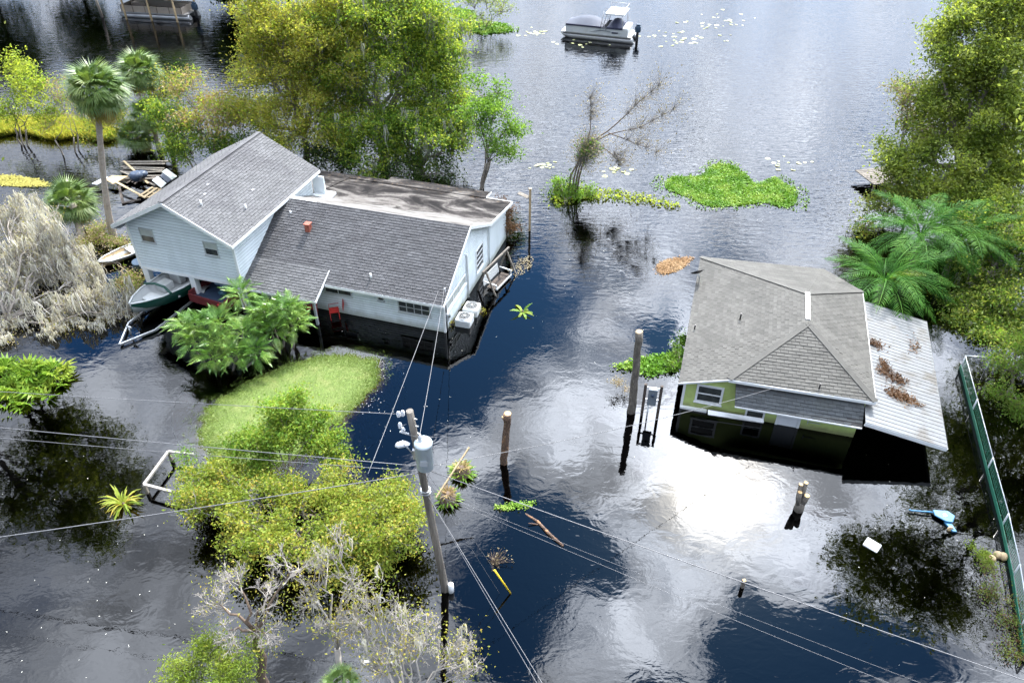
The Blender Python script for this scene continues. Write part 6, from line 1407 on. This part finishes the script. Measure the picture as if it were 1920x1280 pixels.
# --- wooden frame left of the thicket
c = [P(322, 862), P(277, 924), P(330, 938), P(368, 866)]; wf = thing('wooden_frame', 'grey wooden frame of posts and rails sticking out left of the thicket', 'frame', c[1])
for a, b, w_ in ((0, 1, .09), (1, 2, .09), (0, 3, .07)): MB().beam(c[a] - c[1] + Vector((0, 0, .45)), c[b] - c[1] + Vector((0, 0, .45 if b != 3 else .4)), w_, .08).build('rail', M['bark_pale'], wf)
for a in (0, 1): MB().box((-.05, -.05, -1.5), (.05, .05, .41)).build('post', M['wood_grey'], wf, loc=c[a] - c[1])
# --- dock at the right, small boats and lumber on the left
o = thing('dock', 'little grey plank dock end under the oak', 'dock', P(1650, 352), math.radians(12))
for k in range(9): MB().box((-.9, -.5 + k * .22, .5), (1.4, -.31 + k * .22, .55)).build('plank', M['wood_grey'], o)
for x in (-.8, 1.2): MB().tube([(x, -.45, -1.5), (x, -.45, .5)], .08, 8).build('post', M['wood_dark'], o)
cb = P(188, 502); o = thing('canoe', 'white open boat with an orange thwart beside the tall palm', 'boat', cb, rotz_from(cb, P(262, 470)))
stn = [(0, .06, .1, .35), (.5, .38, -.05, .30), (1.3, .52, -.1, .28), (2.3, .5, -.1, .28), (3.2, .42, -.1, .30)]
MB().loft([hull_ring(*k) for k in stn], closed=False, caps=False).build('hull', M['white'], o); MB().loft([[(x, -w_ * .9, zt - .02), (x, -w_ * .7, .04), (x, w_ * .7, .04), (x, w_ * .9, zt - .02)] for x, w_, zk, zt in stn], closed=False, caps=False).build('inside', M['wood_tan'], o)
MB().box((1.6, -.46, .2), (2.0, .46, .25)).build('thwart', M['white'], o); MB().box((2.2, -.44, .2), (2.75, .44, .26)).build('thwart', M['orange'], o)
for s_ in (-1, 1): MB().tube([(x, s_ * w_, zt + .01) for x, w_, zk, zt in stn], .03, 6).build('gunwale', M['white'], o)
r = random.Random(8); G_L = 'planks of the lumber heap'
ORD = ('first', 'second', 'third', 'fourth', 'fifth', 'sixth', 'seventh', 'eighth', 'ninth', 'tenth', 'eleventh', 'twelfth', 'thirteenth')
def plank(px, py, px2, py2, z, z2, w_, m, lab):
    a, b = P(px, py, z), P(px2, py2, z2); o = MB().beam((0, 0, 0), b - a, w_, .05).build('plank', M[m]); o.location = a; tag(o, lab, 'plank', G_L)
for k in range(13):
    y = 302 + k * 2.9; plank(232 + r.uniform(-6, 8), y + r.uniform(-1, 1), 312 + r.uniform(-12, 8), y + r.uniform(-4, 3), .12 + .05 * (k % 3), .12 + .05 * (k % 3), .16, 'wood_grey' if k % 3 else 'wood_dark', ORD[k] + ' weathered board of the flat lumber stack, counted from the river side')
for k in range(10):
    x = 222 + k * 5; plank(x, 342 + r.uniform(-3, 4) , x + 26 + r.uniform(-8, 8), 328 + r.uniform(0, 8), .15, .18, .10, 'wood_dark', ORD[k] + ' dark scrap board from the left in the middle of the lumber heap')
plank(232, 302, 278, 344, .5, .35, .12, 'wood_tan', 'long pale board slanting across the old lumber stack'); plank(226, 321, 292, 348, .4, .3, .14, 'wood_grey', 'long grey board below the slanting pale one')
plank(219, 342, 273, 371, .42, .25, .13, 'wood_tan', 'long pale pole sloping toward the tall roof'); plank(222, 345, 231, 382, .1, .05, .14, 'wood_dark', 'dark upright side of the sunken frame'); plank(228, 381, 264, 374, .05, .08, .14, 'wood_dark', 'dark lower side of the sunken frame')
def sheet(lab, px, z, m, cat='panel'):
    q_ = [P(x, y, zz) for (x, y), zz in zip(px, z)]; a = q_[0]; mb = MB(); A = [p - a for p in q_]; B = [p - Vector((0, 0, .05)) for p in A]; mb.poly(A); mb.poly(B[::-1])
    for i in range(len(A)): j = (i + 1) % len(A); mb.poly([A[i], B[i], B[j], A[j]])
    o = mb.build('panel', M[m]); o.location = a; tag(o, lab, cat, 'loose sheets on the lumber heap')
sheet('pale plywood sheet lying behind the palm trunk', [(197, 336), (210, 329), (240, 330), (212, 345)], (.4, .45, .4, .35), 'wood_tan'); sheet('dirty white sheet at the left of the lumber heap', [(172, 344), (198, 331), (205, 333), (182, 346)], (.3, .4, .4, .3), 'white')
sheet('white corrugated sheet nearest the tall roof', [(285, 338), (296, 330), (312, 343), (302, 352)], (.45, .5, .45, .4), 'white'); sheet('grey corrugated sheet behind the white one', [(300, 330), (306, 322), (322, 336), (314, 342)], (.5, .55, .5, .45), 'canvas'); sheet('grey corrugated sheet farthest along the heap', [(304, 322), (312, 316), (332, 330), (322, 337)], (.55, .6, .55, .5), 'blind')
pl = thing('pallet', 'pale wooden pallet leaning by the tall roof eave', 'pallet', P(272, 368), -.3)
for k in range(4): MB().box((k * .32, -.5, .25), (k * .32 + .16, .7, .28)).build('slat', M['wood_tan'], pl)
for y in (-.4, .1, .6): MB().box((-.05, y, .15), (1.2, y + .08, .248)).build('bearer', M['wood_tan'], pl)
for k, (px, py, s_) in enumerate(((262, 352, .4), (272, 346, .32))):
    rings = [[(s_ * math.sin(math.pi * (i + .4) / 5.6) * math.cos(t) * r.uniform(.8, 1.2), s_ * math.sin(math.pi * (i + .4) / 5.6) * math.sin(t) * r.uniform(.8, 1.2), s_ * (1 - .2 * 5 + .36 * i) + .3 * s_) for t in np.linspace(0, 6.28, 9, endpoint=False)] for i in range(5)]
    o = MB().loft(rings).build('tarp_bundle', M['tarp']); o.location = P(px, py) + Vector((0, 0, .3)); tag(o, ('crumpled dark tarp on the lumber heap, the larger bundle', 'crumpled dark tarp on the lumber heap, the smaller bundle')[k], 'tarp', 'tarp bundles')
o = bevel(MB().lathe([(.26, -.4), (.28, .1), (.28, .45), (.26, .47)], 14).build('barrel', M['cowl']), .01); o.location = P(262, 503); o.rotation_euler = (.2, .1, 0); tag(o, 'dark blue barrel at the corner column of the tall wing', 'barrel')
